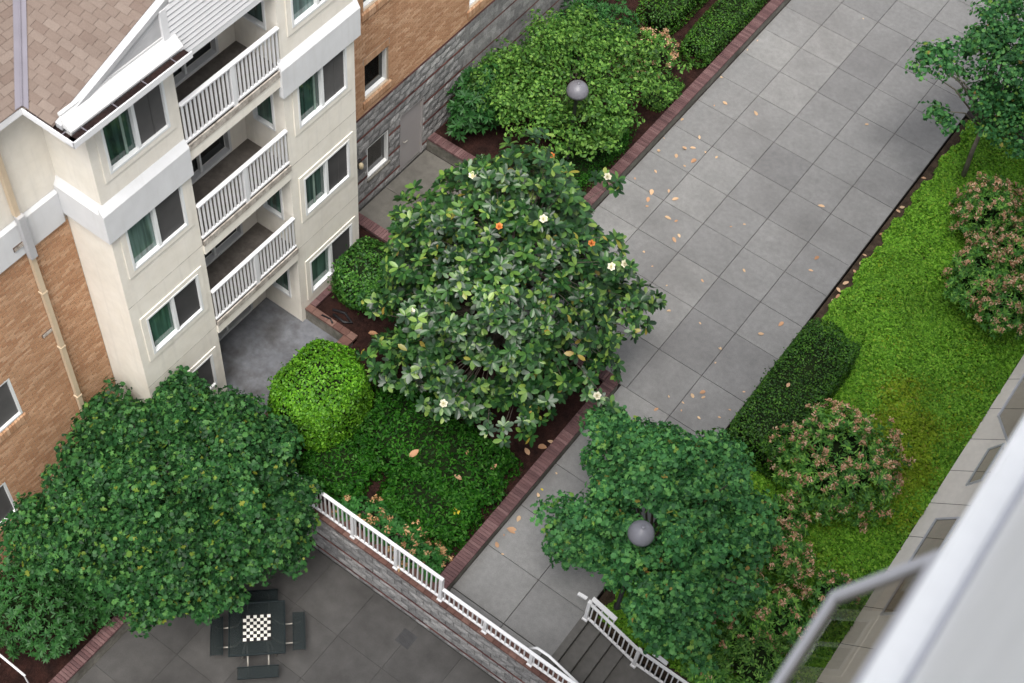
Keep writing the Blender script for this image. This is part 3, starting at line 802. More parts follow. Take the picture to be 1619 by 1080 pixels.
hb = hw+[(h[0]-.08, h[1]+.08, h[2]-.24, h[2]) for h in hw]+[(h[0]-.05, h[1]+.05, h[3], h[3]+.22) for h in hw]
itR = brick_field(rwall, PRt, 0, B2[1]+.005, -3.0, 3.30, 9.2, hb, 0)
sel = sorted([(it[0]-CAM).length for it in itL if it[0].z > 1.8 and it[0].y > -26.8]+[(it[0]-CAM).length for it in itR if it[0].y < -12])
cut = sel[299] if len(sel) > 300 else 1e9
me1 = MB().box(-.012, .004, -.5, .5, -BH/2+.007, BH/2-.007).mesh('brick', M['brick'])
for part, items in ((lw, itL), (rwall, itR)):
    rest = MB(); X0 = -5.83 if part is lw else -5.86
    for p, it in items:
        L_ = it[2]-.014
        vis = (part is lw and p.z > 1.8 and p.y > -26.8) or (part is rwall and p.y < -12)
        if vis and (p-CAM).length <= cut:
            W = Matrix.Translation(Vector((X0+.008, it[0], it[1]))) @ Matrix.Diagonal((1, L_, 1, 1))
            link('brick', me1, part, W)
        else:
            rest.box(X0-.004, X0+.012, it[0]-L_/2, it[0]+L_/2, it[1]-BH/2+.007, it[1]+BH/2-.007)
    tag(rest.build('brick_field', M['brick_i'], part), kind='stuff')
# windows in brick with brick sills
def brick_sill(win, X, y0, y1, z0, z1):
    n = int((y1-y0)/.075); p = (y1-y0)/n
    me = MB().prism([(0, 0), (.045, 0), (.045, z1-z0-.06), (0, z1-z0)], 'y', -p/2+.004, p/2-.004).mesh('sill_brick', M['brick'])
    for i in range(n): link('sill_brick', me, win, T(X, y0+p*(i+.5), z0))
for h in (wl, wl2): 
    wn = window(bd, PL, h, 'slider', M['glass_dark'], None, .02); brick_sill(wn, -5.84, h[0]-.05, h[1]+.05, h[2]-.26, h[2]-.005)
for h in hw:
    wn = window(bd, PRt, h, 'single', M['glass_dark'], None, .08); brick_sill(wn, -5.865, h[0]-.08, h[1]+.08, h[2]-.24, h[2]-.005)
    n = 12; me = MB().box(-.004, .014, -.034, .034, 0, .2).mesh('header_brick', M['brick'])
    for i in range(n): link('header_brick', me, wn, T(-5.86, h[0]-.02+(h[1]-h[0]+.04)*(i+.5)/n, h[3]+.01))
# left wall above the brick: white band, then stucco
mb = MB(); mb.prism([(-5.84, 7.47), (-5.76, 7.47), (-5.76, 8.26), (-5.84, 8.34)], 'y', -45, B1[0]-.105); mb.build('white_band', M['stucco_white'], bd)
mb = MB(); mb.box(-5.9, -5.815, -45, B1[0]-.002, 8.34, 11.0); mb.build('upper_wall', M['stucco'], bd)
for z in (7.76, 5.02):
    d_ = .075 if z > 7 else .012
    v = MB().box(-5.83+d_-.004, -5.83+d_+.012, -24.44, -24.18, z-.055, z+.055).build('vent', M['vent'], bd)
    for k in range(3): MB().box(-5.83+d_+.012, -5.83+d_+.02, -24.43, -24.19, z-.045+.034*k, z-.03+.034*k).build('louvre', M['wood_worn'], v)
ds = MB(); ds.cbox(-5.80, -5.70, -24.22, -24.12, 8.5, 10.75, .01); dsp = ds.build('downspout', M['cream_metal'], bd)
MB().box(-5.745, -5.63, -24.23, -24.09, 7.36, 8.5).build('leader_box', M['white_dirty'], dsp)
MB().box(-5.80, -5.71, -24.2, -24.1, -.98, 7.36).build('lower_pipe', M['cream_metal'], dsp)
for z in (6.2, 4.4, 2.6): MB().box(-5.82, -5.70, -24.215, -24.085, z, z+.05).build('strap', M['cream_metal'], dsp)

# grey split-face base of the right wing
mb = MB(); wall_open(mb, PX(-5.87), B2[1], 40, -.5, 3.28, hl, .2); gw = mb.build('block_base', M['mortar_grey'], bd)
PB = lambda c, z: Matrix.Translation(Vector((-5.862, c, z))) @ Matrix.Rotation(R(90), 4, 'Z')
redz = [3.25, 2.55, 1.77, 1.02, .27]
bandsz = [(0.0, .24), (.30, .99), (1.05, 1.74), (1.80, 2.52), (2.58, 3.22)]
rest = MB(); cnt = 0
for bi, (z0, z1) in enumerate(bandsz):
    nr = max(1, int(round((z1-z0)/.23))); rh = (z1-z0)/nr
    for r_ in range(nr):
        za, zc_ = z0+rh*r_, z0+rh*(r_+.5); s = B2[1]+.01-(.2 if r_ % 2 else 0); k = 0
        while s < 2:
            a, b = max(s, B2[1]+.01), s+.4; s += .4; k += 1
            for h in hl:
                if h[2]-.05 < zc_ < h[3]+.05:
                    if a >= h[0]-.01 and b <= h[1]+.01: a = b
                    elif a < h[0] < b: b = h[0]
                    elif a < h[1] < b: a = h[1]
            if b-a < .05: continue
            wq = round(b-a, 2)
            if b < -10.6: link('block', block_mesh(wq, rh, (k*5+r_*3+bi) % 9, M['block']), gw, PB((a+b)/2, zc_))
            else: rest.box(-5.872, -5.85, a+.006, b-.006, za+.006, za+rh-.006)
tag(rest.build('block_field', M['block_i'], gw), kind='stuff')
for z in redz:
    segs = [(B2[1]+.01, -4.0)]
    for h in hl:
        if h[2] < z < h[3]:
            ns = []
            for a, b in segs:
                if a < h[0] < b: ns.append((a, h[0])); a = h[1]
                ns.append((a, b))
            segs = ns
    for a, b in segs: red_course(gw, PB, 'y', a, b, z, M['redbrick'], .22)
window(bd, PX(-5.86), hl[0], 'single', M['glass_dark'], None, .05)
MB().box(-5.88, -5.82, hl[0][0]-.02, hl[0][1]+.02, .79, .855).build('stone_sill', M['wall_conc'], bd)
dr = MB().box(-5.95, -5.90, -13.34, -12.5, .02, 2.02).build('service_door', M['door_grey'], bd)
mb = MB(); mb.box(-5.95, -5.855, -13.378, -13.341, 0.005, 2.058).box(-5.95, -5.855, -12.499, -12.462, 0.005, 2.058).box(-5.95, -5.855, -13.341, -12.499, 2.021, 2.058).build('door_frame', M['door_grey'], dr)
MB().tube([(-5.89, -13.22, 1.0), (-5.84, -13.22, 1.0), (-5.84, -13.1, 1.0)], .014, 6).build('door_handle', M['steel'], dr)
for z in (.3, 1.0, 1.75): MB().box(-5.9, -5.885, -12.52, -12.5, z, z+.1).build('hinge', M['steel'], dr)
ln = MB(); ln.box(-5.86, -5.80, -15.13, -14.97, 1.68, 1.94); lno = ln.build('wall_lantern', M['pole'], bd)
MB().lathe((-5.74, -15.05, 1.7), [(.02, 0), (.06, .03), (.065, .14), (.03, .19)], 12).build('lamp_glass', M['lantern'], lno, True)

# ------------------------------------------------------------------ roof
SLP = .366; YE, XE, ZE = -23.62, -5.47, 10.92; YR_ = -19.83; XR = -4.79
zr = lambda y: ZE+SLP*(y-YE); zm = lambda x: ZE+SLP*(XE-x)
zrd = zr(YR_); xv = XE-(YR_-YE)
mb = MB(); t_ = .012
mb.quad((XE, YE, ZE-t_), (XR, YE, ZE-t_), (XR, YR_, zrd-t_), (xv, YR_, zrd-t_))
mb.quad((XE, 2*YR_-YE, ZE-t_), (XR, 2*YR_-YE, ZE-t_), (XR, YR_, zrd-t_), (xv, YR_, zrd-t_))
mb.quad((XE, -45, ZE-t_), (XE, YE, ZE-t_), (xv, YR_, zrd-t_), (-13, YR_, zm(-13)-t_), (-13, -45, zm(-13)-t_))
mb.quad((XE, 20, ZE-t_), (XE, 2*YR_-YE, ZE-t_), (xv, YR_, zrd-t_), (-13, YR_, zm(-13)-t_), (-13, 20, zm(-13)-t_))
roof = mb.build('roof', M['felt'], bd)
TW, TE = .305, .145
ca = math.cos(math.atan(SLP)); ang = math.atan(SLP)
sh_me = MB().add([(-.5, 0, .004), (.5, 0, .004), (.5, TE*1.02, .0), (-.5, TE*1.02, .0), (-.5, 0, .012), (.5, 0, .012), (.5, TE*1.02, .004), (-.5, TE*1.02, .004)],
                 [(4,5,6,7),(0,1,5,4),(1,2,6,5),(3,0,4,7)]).mesh('shingle', M['shingle'])
rest = MB(); nsh = 0
Msl = Matrix.Rotation(ang, 4, 'X')
for c in range(29):
    s = c*TE*ca; y = YE+s; z = zr(y)
    lim = XE-(y-YE)
    x = XR-.02-(TW/2 if c % 2 else 0)-(0.07 if c % 4 > 1 else 0); x1 = XR-.02
    while x1 > lim:
        a = max(x-TW if x1 == x else x, lim); b = x1
        if x1 != x: x1 = x; xn = x
        else: x1 = x-TW; x = x-TW
        if b-a < .03: continue
        W = Matrix.Translation(Vector(((a+b)/2, y, z))) @ Msl @ Matrix.Diagonal((b-a-.008, 1, 1, 1))
        if y < -20.5 and nsh < 230: link('shingle', sh_me, roof, W); nsh += 1
        else: rest.add([tuple(W @ Vector(v)) for v in ((-.5,0,.012),(.5,0,.012),(.5,TE,.004),(-.5,TE,.004))], [(0,1,2,3)])
Mm = Matrix.Rotation(R(90), 4, 'Z') @ Matrix.Rotation(ang, 4, 'X')
for c in range(26):
    s = c*TE*ca; x0 = XE-s; z = zm(x0)
    lim = YE+s
    y1 = lim+.0; y = -23.62-.6-(TW/2 if c % 2 else 0)
    off = (TW/2 if c % 2 else 0)+(.07 if c % 4 > 1 else 0)
    k0 = math.floor((lim-off)/TW)
    for k in range(k0, k0-11, -1):
        a = off+k*TW; b = min(a+TW, lim)
        if b-a < .03: continue
        W = Matrix.Translation(Vector((x0, (a+b)/2, z))) @ Mm @ Matrix.Diagonal((b-a-.008, 1, 1, 1))
        if c < 20 and a > lim-1.05 and nsh < 300: link('shingle', sh_me, roof, W); nsh += 1
        else: rest.add([tuple(W @ Vector(v)) for v in ((-.5,0,.012),(.5,0,.012),(.5,TE,.004),(-.5,TE,.004))], [(0,1,2,3)])
if rest.v: tag(rest.build('shingle_field', M['shingle_i'], roof), kind='stuff')
# valley flashing: two strips and a raised seam
vv = MB(); w_ = .15
def vp(k, du, dv, dz): return (XE-k+du, YE+k+dv, ZE+SLP*k+dz)
K = YR_-YE
vv.quad(vp(0, 0, 0, .022), vp(K, 0, 0, .022), vp(K, w_, 0, .03), vp(0, w_, 0, .03))
vv.quad(vp(0, 0, 0, .022), vp(K, 0, 0, .022), vp(K, 0, -w_, .03), vp(0, 0, -w_, .03))
vo = vv.build('valley_flashing', M['valley'], roof)
MB().tube([vp(0, .015, -.015, .03), vp(K, .015, -.015, .03)], .016, 6).build('seam', M['valley'], vo)
# gable end: pediment panel, lap siding, trims
mb = MB(); mb.add([(XF-.004, -23.4, 10.6), (XF-.004, B1[1], 10.6), (XF-.004, B1[1], zr(B1[1])-.03), (XF-.004, -23.4, zr(-23.4)-.03)], [(0,1,2,3)]); mb.build('pediment', M['pediment'], bd)
mb = MB(); mb.add([(XF+.035, -23.55, zr(-23.55)-.09), (XF+.035, -23.55, zr(-23.55)+.016), (XF+.035, YR_, zrd+.016), (XF+.035, YR_, zrd-.09), (XR-.01, -23.55, zr(-23.55)-.09), (XR-.01, -23.55, zr(-23.55)+.016), (XR-.01, YR_, zrd+.016), (XR-.01, YR_, zrd-.09)],
              [(0,1,2,3),(4,5,6,7),(1,5,6,2),(0,4,7,3),(0,1,5,4),(2,6,7,3)]); mb.build('rake_trim', M['pediment'], bd)
MB().box(XF-.01, XF+.045, B1[1]-.10, B1[1]+.04, 11.05, 11.72).build('corner_trim', M['white'], bd)
lapm = None
z = 10.50
sd_ = MB().box(XF-.03, XF-.012, B1[1]+.041, B2[0]+.02, 10.49, 12.2).build('siding', M['white_dirty'], bd)
while z < 12.2:
    y0 = max(B1[1]+.042, YE+(z+.115-ZE)/SLP)
    if y0 < B2[0]:
        MB().add([(XF-.011, y0, z), (XF+.045, y0, z), (XF+.03, y0, z+.078), (XF-.011, y0, z+.078), (XF-.011, B2[0], z), (XF+.045, B2[0], z), (XF+.03, B2[0], z+.078), (XF-.011, B2[0], z+.078)],
                 [(0,1,2,3),(7,6,5,4),(1,5,6,2),(0,4,5,1),(2,6,7,3)]).build('siding_board', M['white'], sd_)
    z += .115
MB().box(XF-.02, XF+.035, B1[1]+.0, B2[0]+.02, 10.36, 10.49).build('fascia', M['white'], bd)
# white pent roof in front of the gable and the gutters
mb = MB(); mb.add([(-4.50, -23.52, 10.90), (-4.50, -20.98, 10.90), (XF-.0, -20.98, 11.12), (XF-.0, -23.52, 11.12), (-4.50, -23.52, 10.86), (-4.50, -20.98, 10.86), (XF-.0, -20.98, 10.9), (XF-.0, -23.52, 10.9)],
                  [(0,1,2,3),(0,4,5,1),(1,5,6,2),(0,3,7,4)]); mb.build('pent_roof', M['membrane'], bd)
MB().box(XF-.05, XF+.01, -23.5, B1[1]-.102, 11.1, 11.16).build('flashing', M['membrane'], bd)
def gutter(axis, a0, a1, b_in, b_out):
    lo, hi = min(b_in, b_out), max(b_in, b_out); s = 1 if b_out > b_in else -1
    m1 = MB(); m2 = MB()
    def bx(m, a, b, c, d, e, f):
        m.box(c, d, a, b, e, f) if axis == 'y' else m.box(a, b, c, d, e, f)
    bx(m1, a0, a1, min(b_out, b_out-s*.02), max(b_out, b_out-s*.02), 10.78, 10.90)
    bx(m1, a0, a1, lo, hi, 10.765, 10.779)
    bx(m2, a0+.003, a1-.003, min(b_in, b_out-s*.021), max(b_in, b_out-s*.021), 10.78, 10.83)
    o = m1.build('gutter', M['white'], bd); m2.build('debris', M['gutter_dirt'], o)
    n = max(1, int((a1-a0)/.55))
    for i in range(n):
        c = a0+(a1-a0)*(i+.5)/n; m = MB(); bx(m, c-.008, c+.008, lo+.002, hi-.022, 10.872, 10.88); m.build('hanger', M['valley'], o)
gutter('y', -23.66, -20.98, -4.50, -4.30)
gutter('x', XE+.0, -4.302, -23.53, -23.66)
gutter('y', -45, -23.662, -5.60, XE+.0)
MB().box(XF+.001, -4.45, -23.52, -21.0, 10.74, 10.76).build('soffit', M['stucco_white'], bd)
MB().box(XB+.03, XF, -23.52, B1[0]-.001, 10.74, 10.76).build('soffit', M['stucco_white'], bd)
MB().box(-5.9, -5.60, -45, -23.54, 10.74, 10.76).build('soffit', M['stucco_white'], bd)
MB().box(-5.95, -5.9, -45, 40, -1.6, 10.7).build('core_wall', M['dark'], bd) if False else None

# ================================================================== THE NEAR BUILDING (the one the view is taken from)
nb = empty('white_building', (10.5, -18, 0), 'pale concrete and white building wall with outward opened windows at the right edge', 'building')
me = MB().add([(0, -.53, 0), (0, .53, 0), (.75, .53, .75), (.75, -.53, .75), (0, -.53, -.3), (0, .53, -.3)], [(0,1,2,3), (0,4,5,1)]).mesh('apron_panel', M['near_conc'])
for k in range(-14, 34): link('apron_panel', me, nb, T(9.61, -10.19+.537-1.075*k, -.02))
MB().prism([(9.63, -.5), (9.62, -.03), (10.36, .71), (10.6, .71), (10.6, -.5)], 'y', -48, 6).build('apron_backing', M['joint'], nb)
MB().box(10.36, 10.6, -48, 6, .715, 20.9).build('wall', M['near_white'], nb)
MB().box(9.58, 10.6, -48, 6, 20.9, 22.0).build('overhang', M['near_white'], nb)
MB().cbox(9.503, 10.6, -48, 6, 22.0, 22.09, .02).build('ledge', M['near_white'], nb)
MB().box(9.68, 10.6, -48, 6, 22.091, 30).build('upper_wall', M['near_white'], nb)
MB().cbox(9.645, 9.679, -48, 6, 22.10, 22.16, .01).build('ledge_shadow_strip', M['alu'], nb)  # grey strip standing in for the soft shadow where ledge meets wall
def pane(corners, fr=.05, th=.035, name='awning_window', fm='alu'):
    """opened window: frame of four bars and a glass sheet; corners hinge-near, hinge-far, outer-far, outer-near"""
    c = [Vector(q) for q in corners]; u = (c[1]-c[0]).normalized(); v = (c[3]-c[0]).normalized(); n = u.cross(v).normalized()
    def bar(mb, p, q, w, side):
        o = [p, q, q+side*w, p+side*w]
        mb.add([tuple(k-n*th/2) for k in o]+[tuple(k+n*th/2) for k in o], [(0,1,2,3),(7,6,5,4),(0,4,5,1),(1,5,6,2),(2,6,7,3),(3,7,4,0)])
    mb = MB(); bar(mb, c[0], c[1], fr, v); bar(mb, c[3], c[2], fr, -v)
    bar(mb, c[0]+v*fr, c[3]-v*fr, fr, u); bar(mb, c[1]+v*fr, c[2]-v*fr, fr, -u)
    o = mb.build(name, M[fm], nb)
    i = [c[0]+u*fr+v*fr, c[1]-u*fr+v*fr, c[2]-u*fr-v*fr, c[3]+u*fr-v*fr]
    MB().quad(*[tuple(k) for k in i]).build('glass_pane', M['near_glass'], o)
    mb = MB(); mb.tube([c[1]+v*.05+n*.02, c[1]+v*.4+Vector((.22, 0, .12))], .012, 6); mb.build('stay_arm', M['alu'], o)
    return o
pane([(9.52, -30.1, 21.99), (9.52, -28.66, 21.99), (9.19, -28.66, 21.05), (9.19, -30.1, 21.05)], .06, .05, 'awning_window', 'near_frame')
pane([(9.52, -32.9, 21.99), (9.52, -31.4, 21.99), (9.22, -31.4, 21.04), (9.22, -32.9, 21.04)], .055, .05)
# ground floor windows
pane([(10.34, -11.9, 1.35), (10.34, -10.4, 1.35), (9.81, -10.4, 2.05), (9.81, -11.9, 2.05)])
pane([(10.24, -13.65, 2.07), (10.24, -12.47, 2.07), (10.03, -12.47, 1.6), (10.03, -13.65, 1.6)])
pane([(10.26, -16.1, 2.07), (10.26, -14.75, 2.07), (9.87, -14.75, 1.55), (9.87, -16.1, 1.55)])
pane([(10.26, -17.5, 2.07), (10.26, -16.2, 2.07), (9.95, -16.2, 1.55), (9.95, -17.5, 1.55)])

# ================================================================== TREES
def leafy(e, C, Nn, rad, cnt, tmpl, size, mat, name='crown', droop=.35, jit=.05, nj=.4, clipf=None):
    P, NN = sprays(C, Nn, rad, cnt, droop, jit, nj)
    if clipf is not None: k = clipf(P); P, NN = P[k], NN[k]
    return Leaves().add(*tmpl, P, NN, yaw(len(P)), size*rng.uniform(.7, 1.25, len(P))).build(name, mat, e)
def puffs(C, rx, rz, cnt, upb=.5, nj=.4, fmin=.7):
    n = len(C); g_ = unit(gauss(n*cnt)); g_[:, 2] = np.where(g_[:, 2] < -.25, -g_[:, 2], g_[:, 2]); g_ = g_.reshape(n, cnt, 3)
    r = rx*rng.uniform(.7, 1.25, n); f = fmin+(1-fmin)*rng.uniform(0, 1, (n, cnt))**.7
    sc = np.stack([r, r, r*rz/rx], 1)
    P = C[:, None]+g_*sc[:, None]*f[..., None]
    NN = unit(g_+np.array([0, 0, upb])+gauss(n*cnt).reshape(n, cnt, 3)*nj)
    return P.reshape(-1, 3), NN.reshape(-1, 3)
def puffy(e, C, rx, rz, cnt, tmpl, size, mat, name='crown', clipf=None, nj=.4, upb=.5, fmin=.7):
    P, NN = puffs(C, rx, rz, cnt, upb, nj, fmin)
    if clipf is not None: k = clipf(P); P, NN = P[k], NN[k]
    L = Leaves(); tms = tmpl if isinstance(tmpl, list) else [tmpl]; wh = rng.integers(0, len(tms), len(P))
    for i, tm in enumerate(tms):
        k = wh == i; L.add(*tm, P[k], NN[k], yaw(int(k.sum())), size*rng.uniform(.55, 1.35, int(k.sum())))
    return L.build(name, mat, e)
def pick(C, n): return [tuple(C[i]) for i in rng.choice(len(C), min(n, len(C)), replace=False)]

# big maple on the terrace
e = empty('maple_tree', (-3.75, -25.2, -.98), 'large round dark green maple growing in the terrace planter by the brick wall', 'tree')
pp = [shell((-2.95, -24.45, 1.8), (2.55, 2.5, 1.4), 440, .5, -.35, .16), shell((-2.9, -24.5, 1.9), (1.7, 1.6, 1.0), 70, .6, .1, .05), shell((-4.5, -26.4, 1.3), (.9, .8, .6), 40, .4, -.3), shell((-1.35, -23.2, 1.5), (.8, .7, .6), 40, .4, -.3), shell((-4.1, -23.0, 2.3), (.7, .6, .5), 30, .4, -.3), shell((-1.4, -25.2, 1.2), (.8, .7, .5), 30, .4, -.3)]
C = np.concatenate([p[0] for p in pp]); Nn = np.concatenate([p[1] for p in pp])
k = C[:, 0] > -5.5; C, Nn = C[k], Nn[k]
branches((-3.75, -25.2, -1.0), (-3.3, -24.9, 1.0), pick(C, 46), .12).build('trunk', M['bark'], e, True)
puffy(e, C, .36, .2, 108, [ML, RL, ML], .102, M['l_maple'], nj=.6, fmin=.4, clipf=lambda P: (P[:, 0] > -5.76) & ~((P[:, 0] < -4.62) & (P[:, 1] > -23.3)))

# small maple by the steps
e = empty('maple_tree', (5.45, -19.0, -.12), 'small bluish green maple beside the steps with a grey globe lamp in it', 'tree')
parts = [shell(c, r, n, .42, -.45, .27) for c, r, n in (((5.35, -18.95, 2.1), (2.0, 1.8, 1.35), 185), ((3.5, -17.95, 2.55), (.55, .45, .25), 15), ((4.3, -19.9, 1.9), (.7, .6, .5), 26), ((6.6, -20.3, 1.5), (.8, .6, .7), 34), ((6.6, -17.6, 2.0), (.7, .6, .5), 22), ((5.5, -17.3, 2.4), (.9, .5, .5), 34), ((4.4, -17.75, 2.6), (.6, .5, .4), 22))]
C = np.concatenate([p[0] for p in parts]); Nn = np.concatenate([p[1] for p in parts])
branches((5.45, -19.0, -.15), (5.3, -18.95, 1.3), pick(C, 40), .085).build('trunk', M['bark'], e, True)
lampkeep = lambda P: ~((np.hypot(P[:, 0]-5.42, P[:, 1]+20.05) < .3) & (P[:, 2] > 3.0))
puffy(e, C, .36, .2, 105, [ML, RL, ML], .105, M['l_maple2'], nj=.55, fmin=.4, clipf=lampkeep)

# fresh green multi-stem tree in the upper bed
e = empty('spreading_tree', (-3.3, -9.7, .33), 'wide fresh green multi stemmed tree in the upper planter round a lamp', 'tree')
pp = [shell((-3.45, -9.3, 1.85), (2.2, 2.4, .85), 300, .4, -.35, .2), shell((-4.55, -10.5, 1.85), (1.0, 1.1, .6), 100, .4, -.3), shell((-2.4, -10.2, 1.5), (.9, .8, .4), 40, .4, -.3)]
C = np.concatenate([p[0] for p in pp]); Nn = np.concatenate([p[1] for p in pp])
k = (C[:, 0] > -5.4); C, Nn = C[k], Nn[k]
mb = MB()
for i, t in enumerate(pick(C, 46)):
    b = Vector((-3.3+.25*math.cos(i*2.4), -9.7+.25*math.sin(i*2.4), .3)); t = Vector(t)
    m1 = b.lerp(t, .5)+Vector((0, 0, .35)); mb.tube([b, b.lerp(m1, .5)+Vector((0, 0, .2)), m1, t], [.035, .028, .018, .006], 5)
mb.build('stems', M['bark'], e, True)
puffy(e, C, .33, .15, 40, SL, .115, M['l_light'], nj=.5, fmin=.3)

# slender tree at the far right
e = empty('slender_tree', (5.83, -3.74, -.12), 'slender green tree with a pale bare trunk at the far corner of the walkway', 'tree')
parts = [shell(c, r, n, .4, -.6, .2) for c, r, n in (((5.5, -3.7, 3.8), (1.15, 1.2, .9), 80), ((4.15, -4.75, 3.9), (.55, .5, .35), 20), ((7.1, -3.2, 3.6), (1.3, 1.4, 1.1), 80), ((5.0, -3.0, 4.3), (.9, .9, .5), 40), ((4.9, -5.3, 2.8), (.4, .3, .2), 9), ((5.9, -4.1, 2.9), (1.1, .9, .6), 50), ((7.0, -3.9, 2.6), (1.1, 1.0, .7), 60))]
C = np.concatenate([p[0] for p in parts]); Nn = np.concatenate([p[1] for p in parts])
mb = MB(); mb.tube([(5.83, -3.74, -.15), (5.74, -3.72, .9), (5.7, -3.7, 1.9)], [.075, .06, .05], 8)
for i, t in enumerate(pick(C, 44)):
    t = Vector(t); b = Vector((5.7, -3.7, 1.6+.3*((i*.618) % 1))); m1 = b.lerp(t, .5)+Vector((0, 0, .25))
    mb.tube([b, m1, t], [.032, .02, .005], 5)
mb.build('trunk', M['bark_pale'], e, True)
puffy(e, C, .36, .2, 40, [ML, RL], .095, M['l_maple2'], nj=.55, fmin=.2)

# ------------------------------------------------------------------ magnolia: rosettes of big leaves
def rosette(nl, seed):
    r = np.random.default_rng(seed); V = []; F = []
    for i in range(nl):
        t, f = ell_leaf(.225+r.uniform(-.02, .03), .03, .1)
        a = 2*math.pi*(i/(nl-2))+r.uniform(-.2, .2); el = r.uniform(-.1, .5) if i < nl-2 else r.uniform(.8, 1.1)
        L = r.uniform(.75, 1.1)*(1 if i < nl-2 else .65)
        t = t*L; n = len(V)
        ce, se = math.cos(el), math.sin(el)
        t = np.stack([t[:, 0], t[:, 1]*ce-t[:, 2]*se, t[:, 1]*se+t[:, 2]*ce], 1); t[:, 1] += .06
        ca_, sa = math.cos(a), math.sin(a)
        t = np.stack([t[:, 0]*ca_-t[:, 1]*sa, t[:, 0]*sa+t[:, 1]*ca_, t[:, 2]], 1)
        V += [tuple(q) for q in t]; F += [tuple(i_+n for i_ in q) for q in f]
    return V, F
ROS = [rosette(8+s % 4, s) for s in range(8)]
mag = empty('magnolia_tree', (-.35, -16.9, .33), 'glossy leaved magnolia with a few white blooms in the middle of the courtyard', 'tree')
MC, MR = (-.45, -16.5, 3.1), (2.8, 2.85, 2.5)
parts = [shell(MC, MR, 1450, .55, -.5, .14), shell(MC, (2.2, 2.2, 1.8), 170, .6, -.3, .2), shell((-.6, -16.0, 5.2), (1.1, 1.15, 1.4), 180, .5, -.2, .2), shell((2.2, -14.9, 3.0), (.45, .45, .3), 14, .5, -.3), shell((2.45, -16.9, 2.7), (.4, .45, .35), 14, .5, -.3), shell((1.7, -18.1, 2.4), (.5, .5, .4), 16, .5, -.3), shell((-2.6, -18.2, 2.4), (.5, .6, .4), 18, .5, -.3), shell((2.0, -15.7, 3.2), (.8, .8, .6), 44, .5, -.3), shell((-2.9, -16.5, 2.6), (.6, .8, .6), 40, .5, -.3), shell((-1.4, -19.0, 1.9), (.9, .7, .5), 60, .5, -.3), shell((-.3, -19.15, 2.4), (1.3, .6, .6), 62, .5, -.3), shell((1.2, -18.8, 2.2), (.9, .6, .5), 40, .5, -.3)]
BLOOMS = [(-1.57,-16.4,5.7),(.3,-16.52,5.86),(1.86,-16.23,5.27),(1.99,-15.88,5.11),(-.83,-19.36,4.72),(.48,-19.91,3.24),(2.87,-17.81,3.31),(.23,-13.81,4.69)]
for p_ in BLOOMS:      # leaves round every bloom
    q_ = np.array(p_)+0.0+rng.normal(size=(5, 3))*.13; parts.append((q_-np.array([0, 0, .12]), np.tile([[.15, -.2, .95]], (5, 1))))
C = np.concatenate([p[0] for p in parts]); Nn = np.concatenate([p[1] for p in parts])
Nn = unit(Nn+np.array([.12, -.15, .35])+gauss(len(Nn))*.24)
mb = MB(); base = Vector((-.35, -16.9, .3))
limbs = []
for i in range(26):
    a = i*2.4; d = Vector((math.cos(a), math.sin(a), 0))
    top = Vector((-.3, -16.7, 1.2+.14*i))+d*(1.7-.055*i)
    limbs.append((Vector((-.33, -16.8, .7+.13*i)), top))
    mb.tube([limbs[-1][0], limbs[-1][0].lerp(top, .5)+Vector((0, 0, .2)), top], [.07, .05, .03], 6)
mb.tube([base, base+Vector((.05, .1, 1.6)), (-.3, -16.6, 5.2)], [.15, .11, .03], 9)
for p in C[::5]:
    p = Vector(p); b = min((l[1] for l in limbs), key=lambda q: (q-p).length)
    m1 = b.lerp(p, .6)+Vector((0, 0, .12)); mb.tube([b, m1, p], [.012, .009, .005], 4, False)
mb.build('trunk', M['bark'], mag, True)
camd = np.linalg.norm(C-np.array(CAM), axis=1)
order = np.argsort(camd-.0*C[:, 2])
ros_me = []
for V, F in ROS:
    m_ = MB(); m_.v = V; m_.f = F; ros_me.append(m_.mesh('leaf_rosette', M['l_mag']))
ya = yaw(len(C)); sc_ = .2*rng.uniform(.85, 1.2, len(C))
FX, FY, FZ = frames(Nn, ya)
L = Leaves()
single = set(order[:300].tolist())
for i in single:
    W = Matrix(((FX[i, 0], FY[i, 0], FZ[i, 0], C[i, 0]), (FX[i, 1], FY[i, 1], FZ[i, 1], C[i, 1]), (FX[i, 2], FY[i, 2], FZ[i, 2], C[i, 2]), (0, 0, 0, 1))) @ Matrix.Diagonal((sc_[i], sc_[i], sc_[i], 1))
    link('leaf_rosette', ros_me[i % 8], mag, W)
for v in range(8):
    idx = np.array([i for i in range(len(C)) if i not in single and i % 8 == v])
    L.add(*ROS[v], C[idx], Nn[idx], ya[idx], sc_[idx])
L.build('leaves', M['l_mag'], mag, 'stuff')
def bloom(mat, s, seed):
    r = np.random.default_rng(seed); mb = MB()
    for ring, (el, ln, n) in enumerate(((.35, 1.0, 6), (.9, .8, 5), (1.25, .5, 4))):
        for i in range(n):
            t, f = ell_leaf(.34, .12, -.15); t = t*ln*s
            ce, se = math.cos(el), math.sin(el); t = np.stack([t[:, 0], t[:, 1]*ce-t[:, 2]*se, t[:, 1]*se+t[:, 2]*ce], 1)
            a = 2*math.pi*i/n+ring*.5+r.uniform(-.15, .15); c_, s__ = math.cos(a), math.sin(a)
            t = np.stack([t[:, 0]*c_-t[:, 1]*s__, t[:, 0]*s__+t[:, 1]*c_, t[:, 2]], 1); mb.add([tuple(q) for q in t], f)
    return mb.mesh('bloom', mat)
bw, bo = bloom(M['petal'], .105, 1), bloom(M['petal_old'], .09, 2)
def to_cam(p, d): v = (CAM-Vector(p)).normalized(); return Vector(p)+v*d
